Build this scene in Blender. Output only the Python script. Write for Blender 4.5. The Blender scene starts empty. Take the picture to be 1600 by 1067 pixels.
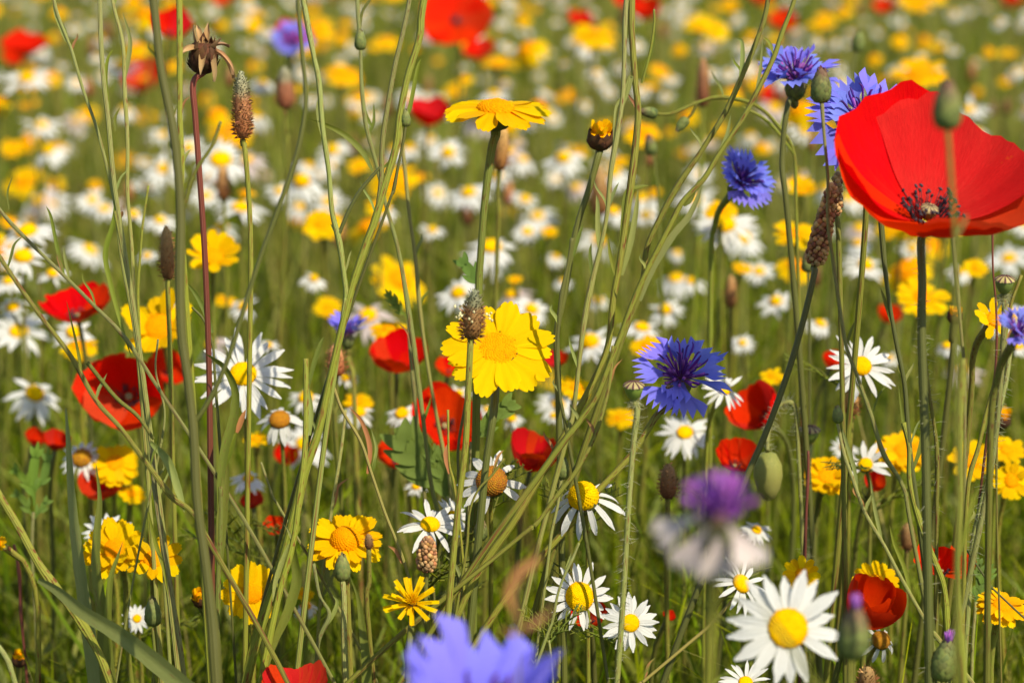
import bpy, math, random
import numpy as np
from mathutils import Vector, Matrix

# ------------------------------------------------------------------ camera, sky, sun, exposure
S = bpy.context.scene
COL = S.collection
R = math.radians
PITCH = 13.2
CAM = Vector((0.0, 0.0, 0.68))
cam = bpy.data.cameras.new('camera'); cam_o = bpy.data.objects.new('camera', cam); COL.objects.link(cam_o)
cam_o.location = CAM; cam_o.rotation_euler = (R(90 - PITCH), 0, 0)
cam.sensor_width = 22.3; cam.lens = 55.75; cam.sensor_fit = 'HORIZONTAL'
cam.clip_start = 0.02; cam.clip_end = 1000
cam.dof.use_dof = True; cam.dof.focus_distance = 1.0; cam.dof.aperture_fstop = 6.2
S.camera = cam_o

SUN_DIR = Vector((0.48, -0.55, 0.80)).normalized()          # towards the sun: high, behind the camera, from the right
elev = math.asin(SUN_DIR.z); azim = math.atan2(SUN_DIR.x, SUN_DIR.y)
W = bpy.data.worlds.new('World'); S.world = W; W.use_nodes = True
nt = W.node_tree; nt.nodes.clear()
sky = nt.nodes.new('ShaderNodeTexSky'); sky.sky_type = 'NISHITA'; sky.sun_disc = False
sky.sun_elevation = elev; sky.sun_rotation = azim
bg = nt.nodes.new('ShaderNodeBackground'); bg.inputs[1].default_value = 0.115
wo = nt.nodes.new('ShaderNodeOutputWorld')
nt.links.new(sky.outputs[0], bg.inputs[0]); nt.links.new(bg.outputs[0], wo.inputs[0])
sl = bpy.data.lights.new('sun', 'SUN'); sl.energy = 4.2; sl.angle = R(0.53); sl.color = (1.0, 0.90, 0.72)
so = bpy.data.objects.new('sun', sl); COL.objects.link(so)
so.rotation_euler = SUN_DIR.to_track_quat('Z', 'Y').to_euler()
S.view_settings.view_transform = 'Standard'; S.view_settings.look = 'None'
S.view_settings.exposure = 0.45; S.view_settings.gamma = 1
S.cycles.max_bounces = 6; S.cycles.transparent_max_bounces = 4; S.cycles.transmission_bounces = 4
S.cycles.caustics_reflective = False; S.cycles.caustics_refractive = False
try: S.cycles.use_denoising = True
except Exception: pass

# ------------------------------------------------------------------ materials
def ramp(nt, pts):
    r = nt.nodes.new('ShaderNodeValToRGB'); e = r.color_ramp.elements
    e[0].position = pts[0][0]; e[0].color = (*pts[0][1], 1)
    e[1].position = pts[-1][0]; e[1].color = (*pts[-1][1], 1)
    for p, c in pts[1:-1]:
        k = e.new(p); k.color = (*c, 1)
    return r

def surface(name, pts, vec=(1.0, 1.0, 1.0), scale=4.0, ramp_mix=0.5, transl=0.0, rough=0.6, var=0.25, hue=0.02, bump=0.0, bump_scale=30.0,
            spots=None, use_t=True, spec=0.3, sat=0.04, ribs=0):
    """A colour ramp along the part (attribute pv: along, across, random) broken by noise, with a little variety per plant."""
    m = bpy.data.materials.new(name); m.use_nodes = True
    nt = m.node_tree; N = nt.nodes; L = nt.links; N.clear()
    out = N.new('ShaderNodeOutputMaterial'); pb = N.new('ShaderNodeBsdfPrincipled')
    pb.inputs['Roughness'].default_value = rough; pb.inputs['Specular IOR Level'].default_value = spec
    at = N.new('ShaderNodeAttribute'); at.attribute_name = 'pv'
    sp = N.new('ShaderNodeSeparateXYZ'); L.new(at.outputs['Vector'], sp.inputs[0])
    oi = N.new('ShaderNodeObjectInfo')
    cb = N.new('ShaderNodeCombineXYZ')
    for i, k in enumerate(vec):
        q = N.new('ShaderNodeMath'); q.operation = 'MULTIPLY'; q.inputs[1].default_value = k; L.new(sp.outputs[i], q.inputs[0])
        if i == 2:
            a = N.new('ShaderNodeMath'); a.operation = 'MULTIPLY_ADD'; L.new(oi.outputs['Random'], a.inputs[0]); a.inputs[1].default_value = 37.0
            L.new(q.outputs[0], a.inputs[2]); q = a
        L.new(q.outputs[0], cb.inputs[i])
    nz = N.new('ShaderNodeTexNoise'); nz.inputs['Scale'].default_value = scale; nz.inputs['Detail'].default_value = 4.0
    L.new(cb.outputs[0], nz.inputs['Vector'])
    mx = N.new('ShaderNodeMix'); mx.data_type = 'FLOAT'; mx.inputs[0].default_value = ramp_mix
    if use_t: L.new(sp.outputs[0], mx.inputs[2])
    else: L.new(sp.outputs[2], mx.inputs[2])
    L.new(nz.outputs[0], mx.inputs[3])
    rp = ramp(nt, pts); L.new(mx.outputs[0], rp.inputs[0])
    col = rp.outputs[0]
    if spots:
        n2 = N.new('ShaderNodeTexNoise'); n2.inputs['Scale'].default_value = spots[1]; n2.inputs['Detail'].default_value = 5.0
        L.new(cb.outputs[0], n2.inputs['Vector'])
        r2 = ramp(nt, [(spots[2], (0, 0, 0)), (spots[2] + 0.10, (1, 1, 1))]); L.new(n2.outputs[0], r2.inputs[0])
        mc = N.new('ShaderNodeMix'); mc.data_type = 'RGBA'; L.new(r2.outputs[0], mc.inputs[0]); L.new(col, mc.inputs[6])
        mc.inputs[7].default_value = (*spots[0], 1); col = mc.outputs[2]
    hs = N.new('ShaderNodeHueSaturation'); L.new(col, hs.inputs['Color'])
    def spread(src, centre, amt, sock):
        q = N.new('ShaderNodeMapRange'); L.new(src, q.inputs[0]); q.inputs[3].default_value = centre - amt; q.inputs[4].default_value = centre + amt
        L.new(q.outputs[0], hs.inputs[sock])
    vr = N.new('ShaderNodeMath'); vr.operation = 'ADD'; L.new(oi.outputs['Random'], vr.inputs[0]); L.new(sp.outputs[2], vr.inputs[1])
    fr = N.new('ShaderNodeMath'); fr.operation = 'FRACT'; L.new(vr.outputs[0], fr.inputs[0])
    f2 = N.new('ShaderNodeMath'); f2.operation = 'MULTIPLY'; f2.inputs[1].default_value = 7.3; L.new(fr.outputs[0], f2.inputs[0])
    f3 = N.new('ShaderNodeMath'); f3.operation = 'FRACT'; L.new(f2.outputs[0], f3.inputs[0])
    spread(fr.outputs[0], 0.5, hue, 'Hue'); spread(f3.outputs[0], 1.0, var, 'Value'); spread(f3.outputs[0], 1.0 + sat, sat, 'Saturation')
    L.new(hs.outputs[0], pb.inputs['Base Color'])
    h = None
    if ribs:
        w = N.new('ShaderNodeMath'); w.operation = 'MULTIPLY'; w.inputs[1].default_value = ribs * 2 * math.pi; L.new(sp.outputs[1], w.inputs[0])
        h = N.new('ShaderNodeMath'); h.operation = 'SINE'; L.new(w.outputs[0], h.inputs[0]); h = h.outputs[0]
    if bump:
        if h is None:
            n3 = N.new('ShaderNodeTexNoise'); n3.inputs['Scale'].default_value = bump_scale; L.new(cb.outputs[0], n3.inputs['Vector']); h = n3.outputs[0]
        bp = N.new('ShaderNodeBump'); bp.inputs['Strength'].default_value = bump; bp.inputs['Distance'].default_value = 0.0005
        L.new(h, bp.inputs['Height']); L.new(bp.outputs[0], pb.inputs['Normal'])
    if transl:
        tr = N.new('ShaderNodeBsdfTranslucent'); L.new(hs.outputs[0], tr.inputs[0])
        ms = N.new('ShaderNodeMixShader'); ms.inputs[0].default_value = transl
        L.new(pb.outputs[0], ms.inputs[1]); L.new(tr.outputs[0], ms.inputs[2]); L.new(ms.outputs[0], out.inputs[0])
    else:
        L.new(pb.outputs[0], out.inputs[0])
    return m

PETAL_V = (1.2, 5.0, 9.0)
M = {}
M['white'] = surface('white_petal', [(0, (.70, .72, .55)), (.25, (.80, .80, .74)), (1, (.83, .83, .79))], PETAL_V, 3, .25, .34, .7, .06, .01, .5, 14, spec=.08)
M['cream'] = surface('bleached_petal', [(0, (.55, .40, .40)), (.3, (.60, .50, .47)), (1, (.68, .60, .55))], PETAL_V, 3, .35, .3, .6, .1, .01, .4, 14)
M['yellow'] = surface('yellow_petal', [(0, (.85, .40, .002)), (.3, (.89, .525, .003)), (1, (.90, .565, .005))], PETAL_V, 3, .35, .34, .7, .08, .012, .5, 14, spec=.06)
M['lemon'] = surface('lemon_petal', [(0, (.85, .42, .003)), (.25, (.89, .55, .005)), (1, (.89, .58, .006))], PETAL_V, 3, .3, .34, .7, .05, .006, .4, 14, spec=.06)
M['amber'] = surface('amber_petal', [(0, (.82, .28, .002)), (.4, (.86, .42, .003)), (1, (.88, .52, .004))], PETAL_V, 3, .35, .22, .7, .08, .01, .5, 14, spec=.06)
M['red'] = surface('red_petal', [(0, (.78, .12, .09)), (.25, (.82, .062, .030)), (.55, (.77, .038, .018)), (.8, (.80, .048, .022)), (1, (.72, .026, .013))], (1.2, 11, 3), 2.5, .45, .36, .7, .10, .006, .9, 10, spec=.08)
M['blue'] = surface('blue_floret', [(0, (.20, .12, .54)), (.4, (.195, .195, .74)), (1, (.255, .265, .82))], PETAL_V, 3, .3, .3, .7, .15, .015, .4, 14, spec=.08)
M['violet'] = surface('violet_floret', [(0, (.25, .05, .33)), (.5, (.11, .028, .26)), (1, (.035, .010, .085))], (1, 1, 9), 3, .25, .1, .5, .3, .03)
M['mauve'] = surface('mauve_floret', [(0, (.22, .06, .30)), (1, (.38, .13, .48))], (1, 1, 9), 3, .3, .2, .5, .25, .03)
M['disc'] = surface('yellow_disc', [(0, (.80, .50, .004)), (.6, (.86, .53, .004)), (1, (.80, .40, .004))], (1, 1, 40), 6, .3, .15, .8, .08, .01, use_t=True, spec=.05)
M['orange_disc'] = surface('orange_disc', [(0, (.86, .31, .003)), (1, (.87, .35, .003))], (1, 1, 40), 6, .5, .15, .8, .07, .008, spec=.05)
M['brown_disc'] = surface('browned_disc', [(0, (.42, .20, .010)), (1, (.30, .12, .012))], (1, 1, 40), 6, .5, 0, .8, .25, .015)
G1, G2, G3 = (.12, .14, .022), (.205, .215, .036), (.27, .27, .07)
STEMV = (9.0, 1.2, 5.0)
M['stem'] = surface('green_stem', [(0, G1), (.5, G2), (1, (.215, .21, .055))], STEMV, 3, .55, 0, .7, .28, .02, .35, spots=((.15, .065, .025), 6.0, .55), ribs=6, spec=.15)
M['pale_stem'] = surface('pale_green_stem', [(0, G2), (.5, (.24, .245, .075)), (1, (.33, .32, .14))], STEMV, 3, .6, 0, .7, .25, .02, .4, spots=((.18, .09, .04), 6.0, .56), ribs=6, spec=.15)
M['dark_stem'] = surface('dark_green_stem', [(0, (.07, .08, .016)), (1, (.13, .13, .03))], STEMV, 3, .6, 0, .55, .2, .015, .3, ribs=6)
M['red_stem'] = surface('dark_red_stem', [(0, (.11, .05, .020)), (.55, (.13, .034, .020)), (.8, (.19, .048, .030)), (1, (.06, .028, .016))], STEMV, 3, .3, 0, .5, .1, .01, .3, ribs=5)
M['tan_stem'] = surface('straw_stem', [(0, (.16, .17, .03)), (.5, (.25, .22, .06)), (1, (.30, .22, .08))], STEMV, 3, .6, 0, .6, .2, .015, .3, ribs=5)
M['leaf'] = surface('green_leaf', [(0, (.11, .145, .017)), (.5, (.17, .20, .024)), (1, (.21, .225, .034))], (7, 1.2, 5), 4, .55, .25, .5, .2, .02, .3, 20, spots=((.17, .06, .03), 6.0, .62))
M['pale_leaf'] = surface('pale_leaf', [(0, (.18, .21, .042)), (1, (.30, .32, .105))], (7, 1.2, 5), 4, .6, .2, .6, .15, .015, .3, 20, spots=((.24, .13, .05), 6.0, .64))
M['lobed_leaf'] = surface('lobed_leaf', [(0, (.12, .20, .025)), (1, (.18, .27, .04))], (4, 4, 5), 3, .6, .3, .55, .12, .015, .4, 20)
M['dry_leaf'] = surface('dry_leaf', [(0, (.30, .13, .05)), (1, (.42, .22, .09))], (4, 4, 5), 3, .6, .2, .7, .2, .01)
M['grass'] = surface('grass_blades', [(0, (.02, .03, .004)), (.45, (.06, .09, .007)), (.76, (.225, .285, .016)), (1, (.34, .36, .05))], (3, 1, 17), 3, .40, .38, .65, .5, .03, spec=.15)  # darkened towards the base: the deep shade low between stalks is painted in
M['straw'] = surface('straw_blades', [(0, (.20, .20, .04)), (.5, (.34, .32, .08)), (1, (.48, .40, .15))], (3, 1, 17), 3, .45, .25, .65, .35, .03, spec=.1)
M['pod'] = surface('poppy_pod', [(0, (.13, .17, .035)), (1, (.19, .25, .055))], (3, 3, 3), 3, .5, 0, .45, .1, .01, .2, 10)
M['pod_crown'] = surface('pod_crown', [(0, (.075, .03, .035)), (.45, (.12, .05, .04)), (.6, (.36, .30, .12)), (1, (.42, .36, .16))], (3, 3, 3), 3, .1, 0, .6, .1, .01, use_t=True)
M['anther'] = surface('dark_anther', [(0, (.02, .016, .03)), (1, (.05, .05, .05))], (3, 3, 3), 3, .5, 0, .7, .3, .02)
M['spike'] = surface('plantain_spike', [(0, (.10, .045, .020)), (.2, (.34, .15, .06)), (.55, (.40, .20, .09)), (.68, (.30, .27, .15)), (1, (.24, .26, .16))], (1, 1, 90), 6, .15, 0, .8, .55, .02)
M['brown_spike'] = surface('brown_spike', [(0, (.09, .032, .015)), (.3, (.26, .10, .042)), (1, (.46, .27, .12))], (1, 1, 90), 6, .25, 0, .8, .55, .02)
M['bead'] = surface('seed_capsule', [(0, (.14, .055, .025)), (.4, (.36, .18, .075)), (1, (.60, .40, .19))], (1, 1, 90), 5, .3, 0, .7, .4, .02, use_t=False)
M['dried'] = surface('dried_bract', [(0, (.10, .05, .025)), (.5, (.42, .25, .11)), (1, (.56, .39, .20))], (3, 2, 20), 4, .4, .1, .75, .25, .015, .3, 20)
M['dried_cup'] = surface('dried_cup', [(0, (.035, .018, .010)), (1, (.13, .055, .022))], (6, 9, 20), 4, .4, 0, .8, .2, .015, .5, 12)
M['bud'] = surface('scaly_bud', [(0, (.10, .14, .035)), (.5, (.16, .18, .055)), (.8, (.17, .10, .06)), (1, (.20, .045, .06))], (6, 9, 20), 4, .22, 0, .7, .3, .02, .4, 12)
M['green_bud'] = surface('green_bud', [(0, (.13, .16, .04)), (.75, (.20, .23, .07)), (1, (.16, .08, .06))], (6, 9, 20), 4, .22, 0, .7, .2, .02, .3, 12)
M['poppy_bud'] = surface('poppy_bud', [(0, (.11, .15, .03)), (.35, (.24, .25, .06)), (1, (.32, .30, .09))], (5, 5, 5), 6, .4, 0, .6, .12, .01, .5, 16)
M['hair'] = surface('pale_hair', [(0, (.33, .36, .16)), (1, (.52, .50, .34))], (1, 1, 5), 3, .4, .2, .5, .1, .01)
M['calyx'] = surface('green_calyx', [(0, (.06, .085, .018)), (.6, (.10, .12, .03)), (1, (.13, .09, .03))], (4, 4, 9), 4, .4, 0, .65, .2, .015, .4, 12)
M['pollen'] = surface('cream_anther', [(0, (.72, .66, .36)), (1, (.80, .74, .46))], (1, 1, 9), 3, .4, .2, .6, .08, .01)
M['insect'] = surface('insect_shell', [(0, (.03, .02, .01)), (1, (.09, .05, .02))], (3, 3, 3), 3, .5, 0, .25, .1, .01, spec=.6)

# ground: soil and leaf litter out to the horizon
gm = bpy.data.materials.new('meadow_soil'); gm.use_nodes = True
nt = gm.node_tree; pb = nt.nodes['Principled BSDF']; pb.inputs['Roughness'].default_value = .95
tc = nt.nodes.new('ShaderNodeTexCoord'); n1 = nt.nodes.new('ShaderNodeTexNoise'); n1.inputs['Scale'].default_value = 14; n1.inputs['Detail'].default_value = 8
rp = ramp(nt, [(.35, (.030, .026, .010)), (.5, (.055, .065, .014)), (.68, (.10, .12, .022))])
nt.links.new(tc.outputs['Object'], n1.inputs['Vector']); nt.links.new(n1.outputs[0], rp.inputs[0]); nt.links.new(rp.outputs[0], pb.inputs['Base Color'])

# ------------------------------------------------------------------ mesh helpers: a piece is (verts, faces, pv)
rng = np.random.default_rng(11)
random.seed(5)

def piece(V, F, A):
    return np.asarray(V, float), [tuple(int(i) for i in f) for f in F], np.asarray(A, float)

def cat(ps):
    V, F, A, n = [], [], [], 0
    for v, f, a in ps:
        V.append(v); A.append(a); F += [tuple(i + n for i in q) for q in f]; n += len(v)
    return np.concatenate(V), F, np.concatenate(A)

def moved(p, mat):
    v, f, a = p
    m = np.array(mat)
    return v @ m[:3, :3].T + m[:3, 3], f, a

def rnd(p, b):
    v, f, a = p; a = a.copy(); a[:, 2] = b
    return v, f, a

def mesh(name, p, mat, smooth=True):
    v, f, a = p
    me = bpy.data.meshes.new(name); me.from_pydata(v.tolist(), [], f)
    at = me.attributes.new('pv', 'FLOAT_VECTOR', 'POINT'); at.data.foreach_set('vector', a.astype(np.float32).ravel())
    me.materials.append(M[mat] if isinstance(mat, str) else mat)
    if smooth: me.polygons.foreach_set('use_smooth', [True] * len(me.polygons))
    return me

def grid(nu, nv):
    return [(i * (nv + 1) + j, (i + 1) * (nv + 1) + j, (i + 1) * (nv + 1) + j + 1, i * (nv + 1) + j + 1) for i in range(nu) for j in range(nv)]

def spline(P, per=5):
    P = [np.asarray(p, float) for p in P]
    if len(P) < 3:
        return np.array([P[0] + (P[-1] - P[0]) * t for t in np.linspace(0, 1, per + 1)])
    Q = [2 * P[0] - P[1]] + P + [2 * P[-1] - P[-2]]
    out = []
    for i in range(1, len(Q) - 2):
        a, b, c, d = Q[i - 1:i + 3]
        for t in np.linspace(0, 1, per, endpoint=False):
            out.append(.5 * (2 * b + (c - a) * t + (2 * a - 5 * b + 4 * c - d) * t * t + (3 * b - a - 3 * c + d) * t ** 3))
    out.append(P[-1])
    return np.array(out)

def frames(P):
    T = np.gradient(P, axis=0); T /= np.linalg.norm(T, axis=1)[:, None] + 1e-12
    n = np.cross(T[0], [0.31, .9, .2]); n /= np.linalg.norm(n)
    Ns = []
    for t in T:
        n = n - t * np.dot(n, t); n /= np.linalg.norm(n) + 1e-12; Ns.append(n)
    Ns = np.array(Ns)
    return T, Ns, np.cross(T, Ns)

def tube(P, r, sides=7, rib=0.0, b=0.0, cap=True):
    P = np.asarray(P, float); n = len(P); r = np.interp(np.linspace(0, 1, n), np.linspace(0, 1, len(r)), r) if np.ndim(r) else np.full(n, r)
    _, N_, B_ = frames(P)
    th = np.linspace(0, 2 * np.pi, sides, endpoint=False)
    rr = r[:, None] * (1 + rib * np.where(np.arange(sides) % 2 == 0, 1, -1)[None])
    V = P[:, None] + rr[..., None] * (np.cos(th)[None, :, None] * N_[:, None] + np.sin(th)[None, :, None] * B_[:, None])
    F = [(i * sides + j, i * sides + (j + 1) % sides, (i + 1) * sides + (j + 1) % sides, (i + 1) * sides + j) for i in range(n - 1) for j in range(sides)]
    A = np.stack(np.broadcast_arrays(np.linspace(0, 1, n)[:, None], (np.abs(th / np.pi - 1))[None], b), -1).reshape(-1, 3)
    if cap: F.append(tuple(range((n - 1) * sides, n * sides)))
    return piece(V.reshape(-1, 3), F, A)

def lathe(prof, seg=14, b=0.0, wob=0.0):
    prof = np.array(prof, float); th = np.linspace(0, 2 * np.pi, seg, endpoint=False)
    k = 1 + wob * np.where(np.arange(seg) % 2 == 0, 1, -1)
    V = np.stack([prof[:, 0:1] * np.cos(th) * k, prof[:, 0:1] * np.sin(th) * k, np.repeat(prof[:, 1:2], seg, 1)], -1).reshape(-1, 3)
    n = len(prof)
    F = [(i * seg + j, i * seg + (j + 1) % seg, (i + 1) * seg + (j + 1) % seg, (i + 1) * seg + j) for i in range(n - 1) for j in range(seg)]
    F.append(tuple(range((n - 1) * seg, n * seg)))
    A = np.stack(np.broadcast_arrays(np.linspace(0, 1, n)[:, None], (th / 2 / np.pi)[None], b), -1).reshape(-1, 3)
    return piece(V, F, A)

def petal(L, Wd, prof, e0=0.0, e1=0.0, tip=.1, tipk=2.0, teeth=0, depth=0.0, groove=.05, cup=.1, nt_=9, nv=8, b=0.0, tfrom=0.0, r0=0.0, twist=0.0, wave=0.0, ph=0.0):
    t = np.linspace(0, 1, nt_ + 1); v = np.linspace(-1, 1, nv + 1)
    fine = np.linspace(0, 1, 80); ang = np.radians(e0 + (e1 - e0) * fine)
    X = np.concatenate([[0], np.cumsum(np.cos(ang[:-1]) / 79)]); Z = np.concatenate([[0], np.cumsum(np.sin(ang[:-1]) / 79)])
    lv = 1 - tip * np.abs(v) ** tipk
    if teeth: lv = lv - depth * (np.abs(((v + 1) / 2 * teeth) % 1 * 2 - 1) if depth > .2 else 1 - np.abs(np.sin(np.pi * teeth * (v + 1) / 2)) ** .7)
    tt = np.where(t[:, None] > tfrom, tfrom + (t[:, None] - tfrom) * lv[None], t[:, None]) if tfrom else t[:, None] * lv[None]
    w = np.interp(t, *zip(*prof)) * Wd / 2
    x = np.interp(tt, fine, X) * L; z = np.interp(tt, fine, Z) * L; a = np.interp(tt, fine, ang)
    off = cup * (v[None] ** 2) * w[:, None] + groove * w[:, None] * np.cos(v[None] * np.pi * 2.5) + wave * L * tt ** 2 * np.sin(4 * v[None] + 5 * tt + ph)
    V = np.stack([r0 + x - np.sin(a) * off, v[None] * w[:, None] * np.ones_like(x), z + np.cos(a) * off], -1)
    if twist:
        q = twist * t[:, None]; y0 = V[..., 1].copy(); z0 = V[..., 2].copy()
        zc = z0[:, nv // 2][:, None]
        V[..., 1] = y0 * np.cos(q) - (z0 - zc) * np.sin(q); V[..., 2] = zc + y0 * np.sin(q) + (z0 - zc) * np.cos(q)
    A = np.stack(np.broadcast_arrays(t[:, None], v[None], b), -1)
    return piece(V.reshape(-1, 3), grid(nt_, nv), A.reshape(-1, 3))

def ribbon(P, w, up=(0, -1, .3), fold=.25, twist=(0, 0), b=0.0, nv=4, rag=0.0):
    """A leaf blade along the points P; its face turns from twist[0] to twist[1] degrees about its own axis."""
    P = np.asarray(P, float); n = len(P)
    w = np.interp(np.linspace(0, 1, n), np.linspace(0, 1, len(w)), w)
    if rag: w = w * (1 + rag * np.sin(np.arange(n) * 1.7 + b * 9))
    T = np.gradient(P, axis=0); T /= np.linalg.norm(T, axis=1)[:, None] + 1e-12
    U = np.asarray(up, float)[None] - T * (T @ np.asarray(up, float))[:, None]; U /= np.linalg.norm(U, axis=1)[:, None] + 1e-12
    Sd = np.cross(T, U); q = np.radians(np.linspace(*twist, n))[:, None]
    S2 = Sd * np.cos(q) + U * np.sin(q); U2 = -Sd * np.sin(q) + U * np.cos(q)
    v = np.linspace(-1, 1, nv + 1)
    V = P[:, None] + S2[:, None] * (v[None, :, None] * w[:, None, None] / 2) + U2[:, None] * ((np.abs(v)[None, :, None] * fold) * w[:, None, None] / 2)
    A = np.stack(np.broadcast_arrays(np.linspace(0, 1, n)[:, None], v[None], b), -1)
    return piece(V.reshape(-1, 3), grid(n - 1, nv), A.reshape(-1, 3))

# ------------------------------------------------------------------ placing
FWD = Vector((0, math.cos(R(PITCH)), -math.sin(R(PITCH)))); UPV = Vector((0, math.sin(R(PITCH)), math.cos(R(PITCH))))
def at(px, py, d):
    """The point d metres out along the view axis that stands at photo pixel (px, py)."""
    return CAM + FWD * d + Vector((1, 0, 0)) * ((px - 800) / 4000 * d) + UPV * ((533.5 - py) / 4000 * d)
def pix(p):
    q = Vector(p) - CAM; d = q.dot(FWD)
    return 800 + q.x / d * 4000, 533.5 - q.dot(UPV) / d * 4000, d

TOPS = []
def thing(name, cat, label, loc, group=None, px=None, kind=None):
    o = bpy.data.objects.new(name, None); COL.objects.link(o); o.location = loc; o.empty_display_size = .01
    o['category'] = cat
    if group: o['group'] = group
    if label: o['label'] = label
    else: TOPS.append((o, kind or cat, px))
    return o

def part(name, me, parent, mat=None, label=None):
    o = bpy.data.objects.new(name, me); COL.objects.link(o); o.parent = parent
    if mat is not None: o.matrix_local = mat
    if label: o['label'] = label
    return o

def facing(P, n, spin=0.0, s=1.0):
    """Matrix: local +Z along n (right, towards the camera, up), at P."""
    z = Vector((n[0], -n[1], n[2])).normalized()
    q = z.to_track_quat('Z', 'Y').to_matrix().to_4x4()
    return Matrix.Translation(P) @ q @ Matrix.Rotation(spin, 4, 'Z') @ Matrix.Scale(s, 4)

def ground_end(pts, lean=None):
    """Carry a stalk from its lowest point on down to the soil."""
    a = Vector(pts[-1]); b = Vector(pts[-2]) if len(pts) > 1 else a + Vector((0, 0, .05)); sl = a - b
    if lean:
        return [Vector(p) for p in pts] + [Vector((a.x + lean[0] * .55, a.y + lean[1] * .5, a.z * .5)), Vector((a.x + lean[0], a.y + lean[1], 0.0))]
    dz = max(-sl.z, .35 * math.hypot(sl.x, sl.y), 1e-4)
    mx, my = sl.x / dz * a.z, max(-.08, min(.08, sl.y / dz * a.z))          # the slope dies away towards the soil
    return [Vector(p) for p in pts] + [Vector((a.x + mx * (u - .5 * u * u), a.y + my * (u - .5 * u * u), a.z * (1 - u))) for u in (.15, .4, .7, 1.0)]

def stalk(head, n, via=None, lean=None, neck=.03):
    """Control points from the ground up to a head that faces n; via: points below the head, top down."""
    z = Vector((n[0], -n[1], n[2])).normalized()
    zz = (z + Vector((0, 0, 1.2))).normalized()
    if via:
        neck = min(neck, .55 * (Vector(via[0]) - head).length)
    pts = [head, head - z * neck * .35 - zz * neck * .3]
    if via: pts += list(via)
    else:
        pts.append(head - z * neck * .6 - Vector((0, 0, neck * 1.4)))
    if lean is None and not via:
        lean = (random.uniform(-.03, .03), random.uniform(-.015, .03))
    return ground_end(pts, lean)[::-1]

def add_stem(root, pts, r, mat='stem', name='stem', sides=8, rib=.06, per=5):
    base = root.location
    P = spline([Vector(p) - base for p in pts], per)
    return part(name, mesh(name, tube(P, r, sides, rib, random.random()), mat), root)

def hairs(P, n, L, seed=0, r=.00012):
    g = np.random.default_rng(seed); ps = []
    T, N_, B_ = frames(P)
    for _ in range(n):
        i = g.integers(0, len(P) - 1); f = g.random(); p = P[i] * (1 - f) + P[i + 1] * f; a = g.uniform(0, 6.283)
        dr = N_[i] * math.cos(a) + B_[i] * math.sin(a) + T[i] * g.uniform(-.5, .2); dr /= np.linalg.norm(dr)
        l = L * g.uniform(.6, 1.2); bend = T[i] * g.uniform(-.25, .25) * l
        ps.append(tube([p, p + dr * l * .5, p + dr * l + bend], [r * 1.6, r, r * .5], 3, 0, g.random(), False))
    return cat(ps)
# ------------------------------------------------------------------ flower parts
GA = 2.39996323
def disc_piece(h=.4, n=170, lumps=True, seg=18, flange=False):
    ts = np.linspace(0, 1, 8)
    prof = [(math.cos(t * math.pi / 2) if h > .6 else (1 - t ** 2.2) ** .5 if t < 1 else 0, h * (math.sin(t * math.pi / 2) if h > .6 else t)) for t in ts]
    prof = [(max(r, .002), z) for r, z in prof]
    c = lathe(([(1.30, -.06), (1.05, .0)] if flange else [(.9, -.12)]) + prof, seg)
    c[2][:, 0] = np.hypot(c[0][:, 0], c[0][:, 1]); c[2][:, 2] = .5
    if not lumps: return c
    ps = [c]; rr = np.array([p[0] for p in prof[::-1]]); zz = np.array([p[1] for p in prof[::-1]])
    g = np.random.default_rng(3)
    for i in range(n):
        r = math.sqrt((i + .5) / n) * .985; z = float(np.interp(r, rr, zz)); a = i * GA; s = .062 * (1 + .5 * r) * (170 / n) ** .5
        dz = float(np.interp(min(r + .03, 1), rr, zz)) - z; nr = Vector((-dz, 0, .03)).normalized(); nr = Vector((abs(nr.x), 0, nr.z))
        p = Vector((r, 0, z)); t1 = Vector((nr.z, 0, -nr.x)); t2 = Vector((0, 1, 0)); top = p + nr * s * g.uniform(.3, .75)
        V = [p + t1 * s, p + t2 * s, p - t1 * s, p - t2 * s] + [top + q * s * .55 for q in (t1, t2, -t1, -t2)]
        F = [(k, (k + 1) % 4, 4 + (k + 1) % 4, 4 + k) for k in range(4)] + [(4, 5, 6, 7)]
        m = Matrix.Rotation(a, 3, 'Z')
        ps.append(piece([m @ v for v in V], F, [(r, 0, g.random())] * 8))
    return cat(ps)

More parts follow.
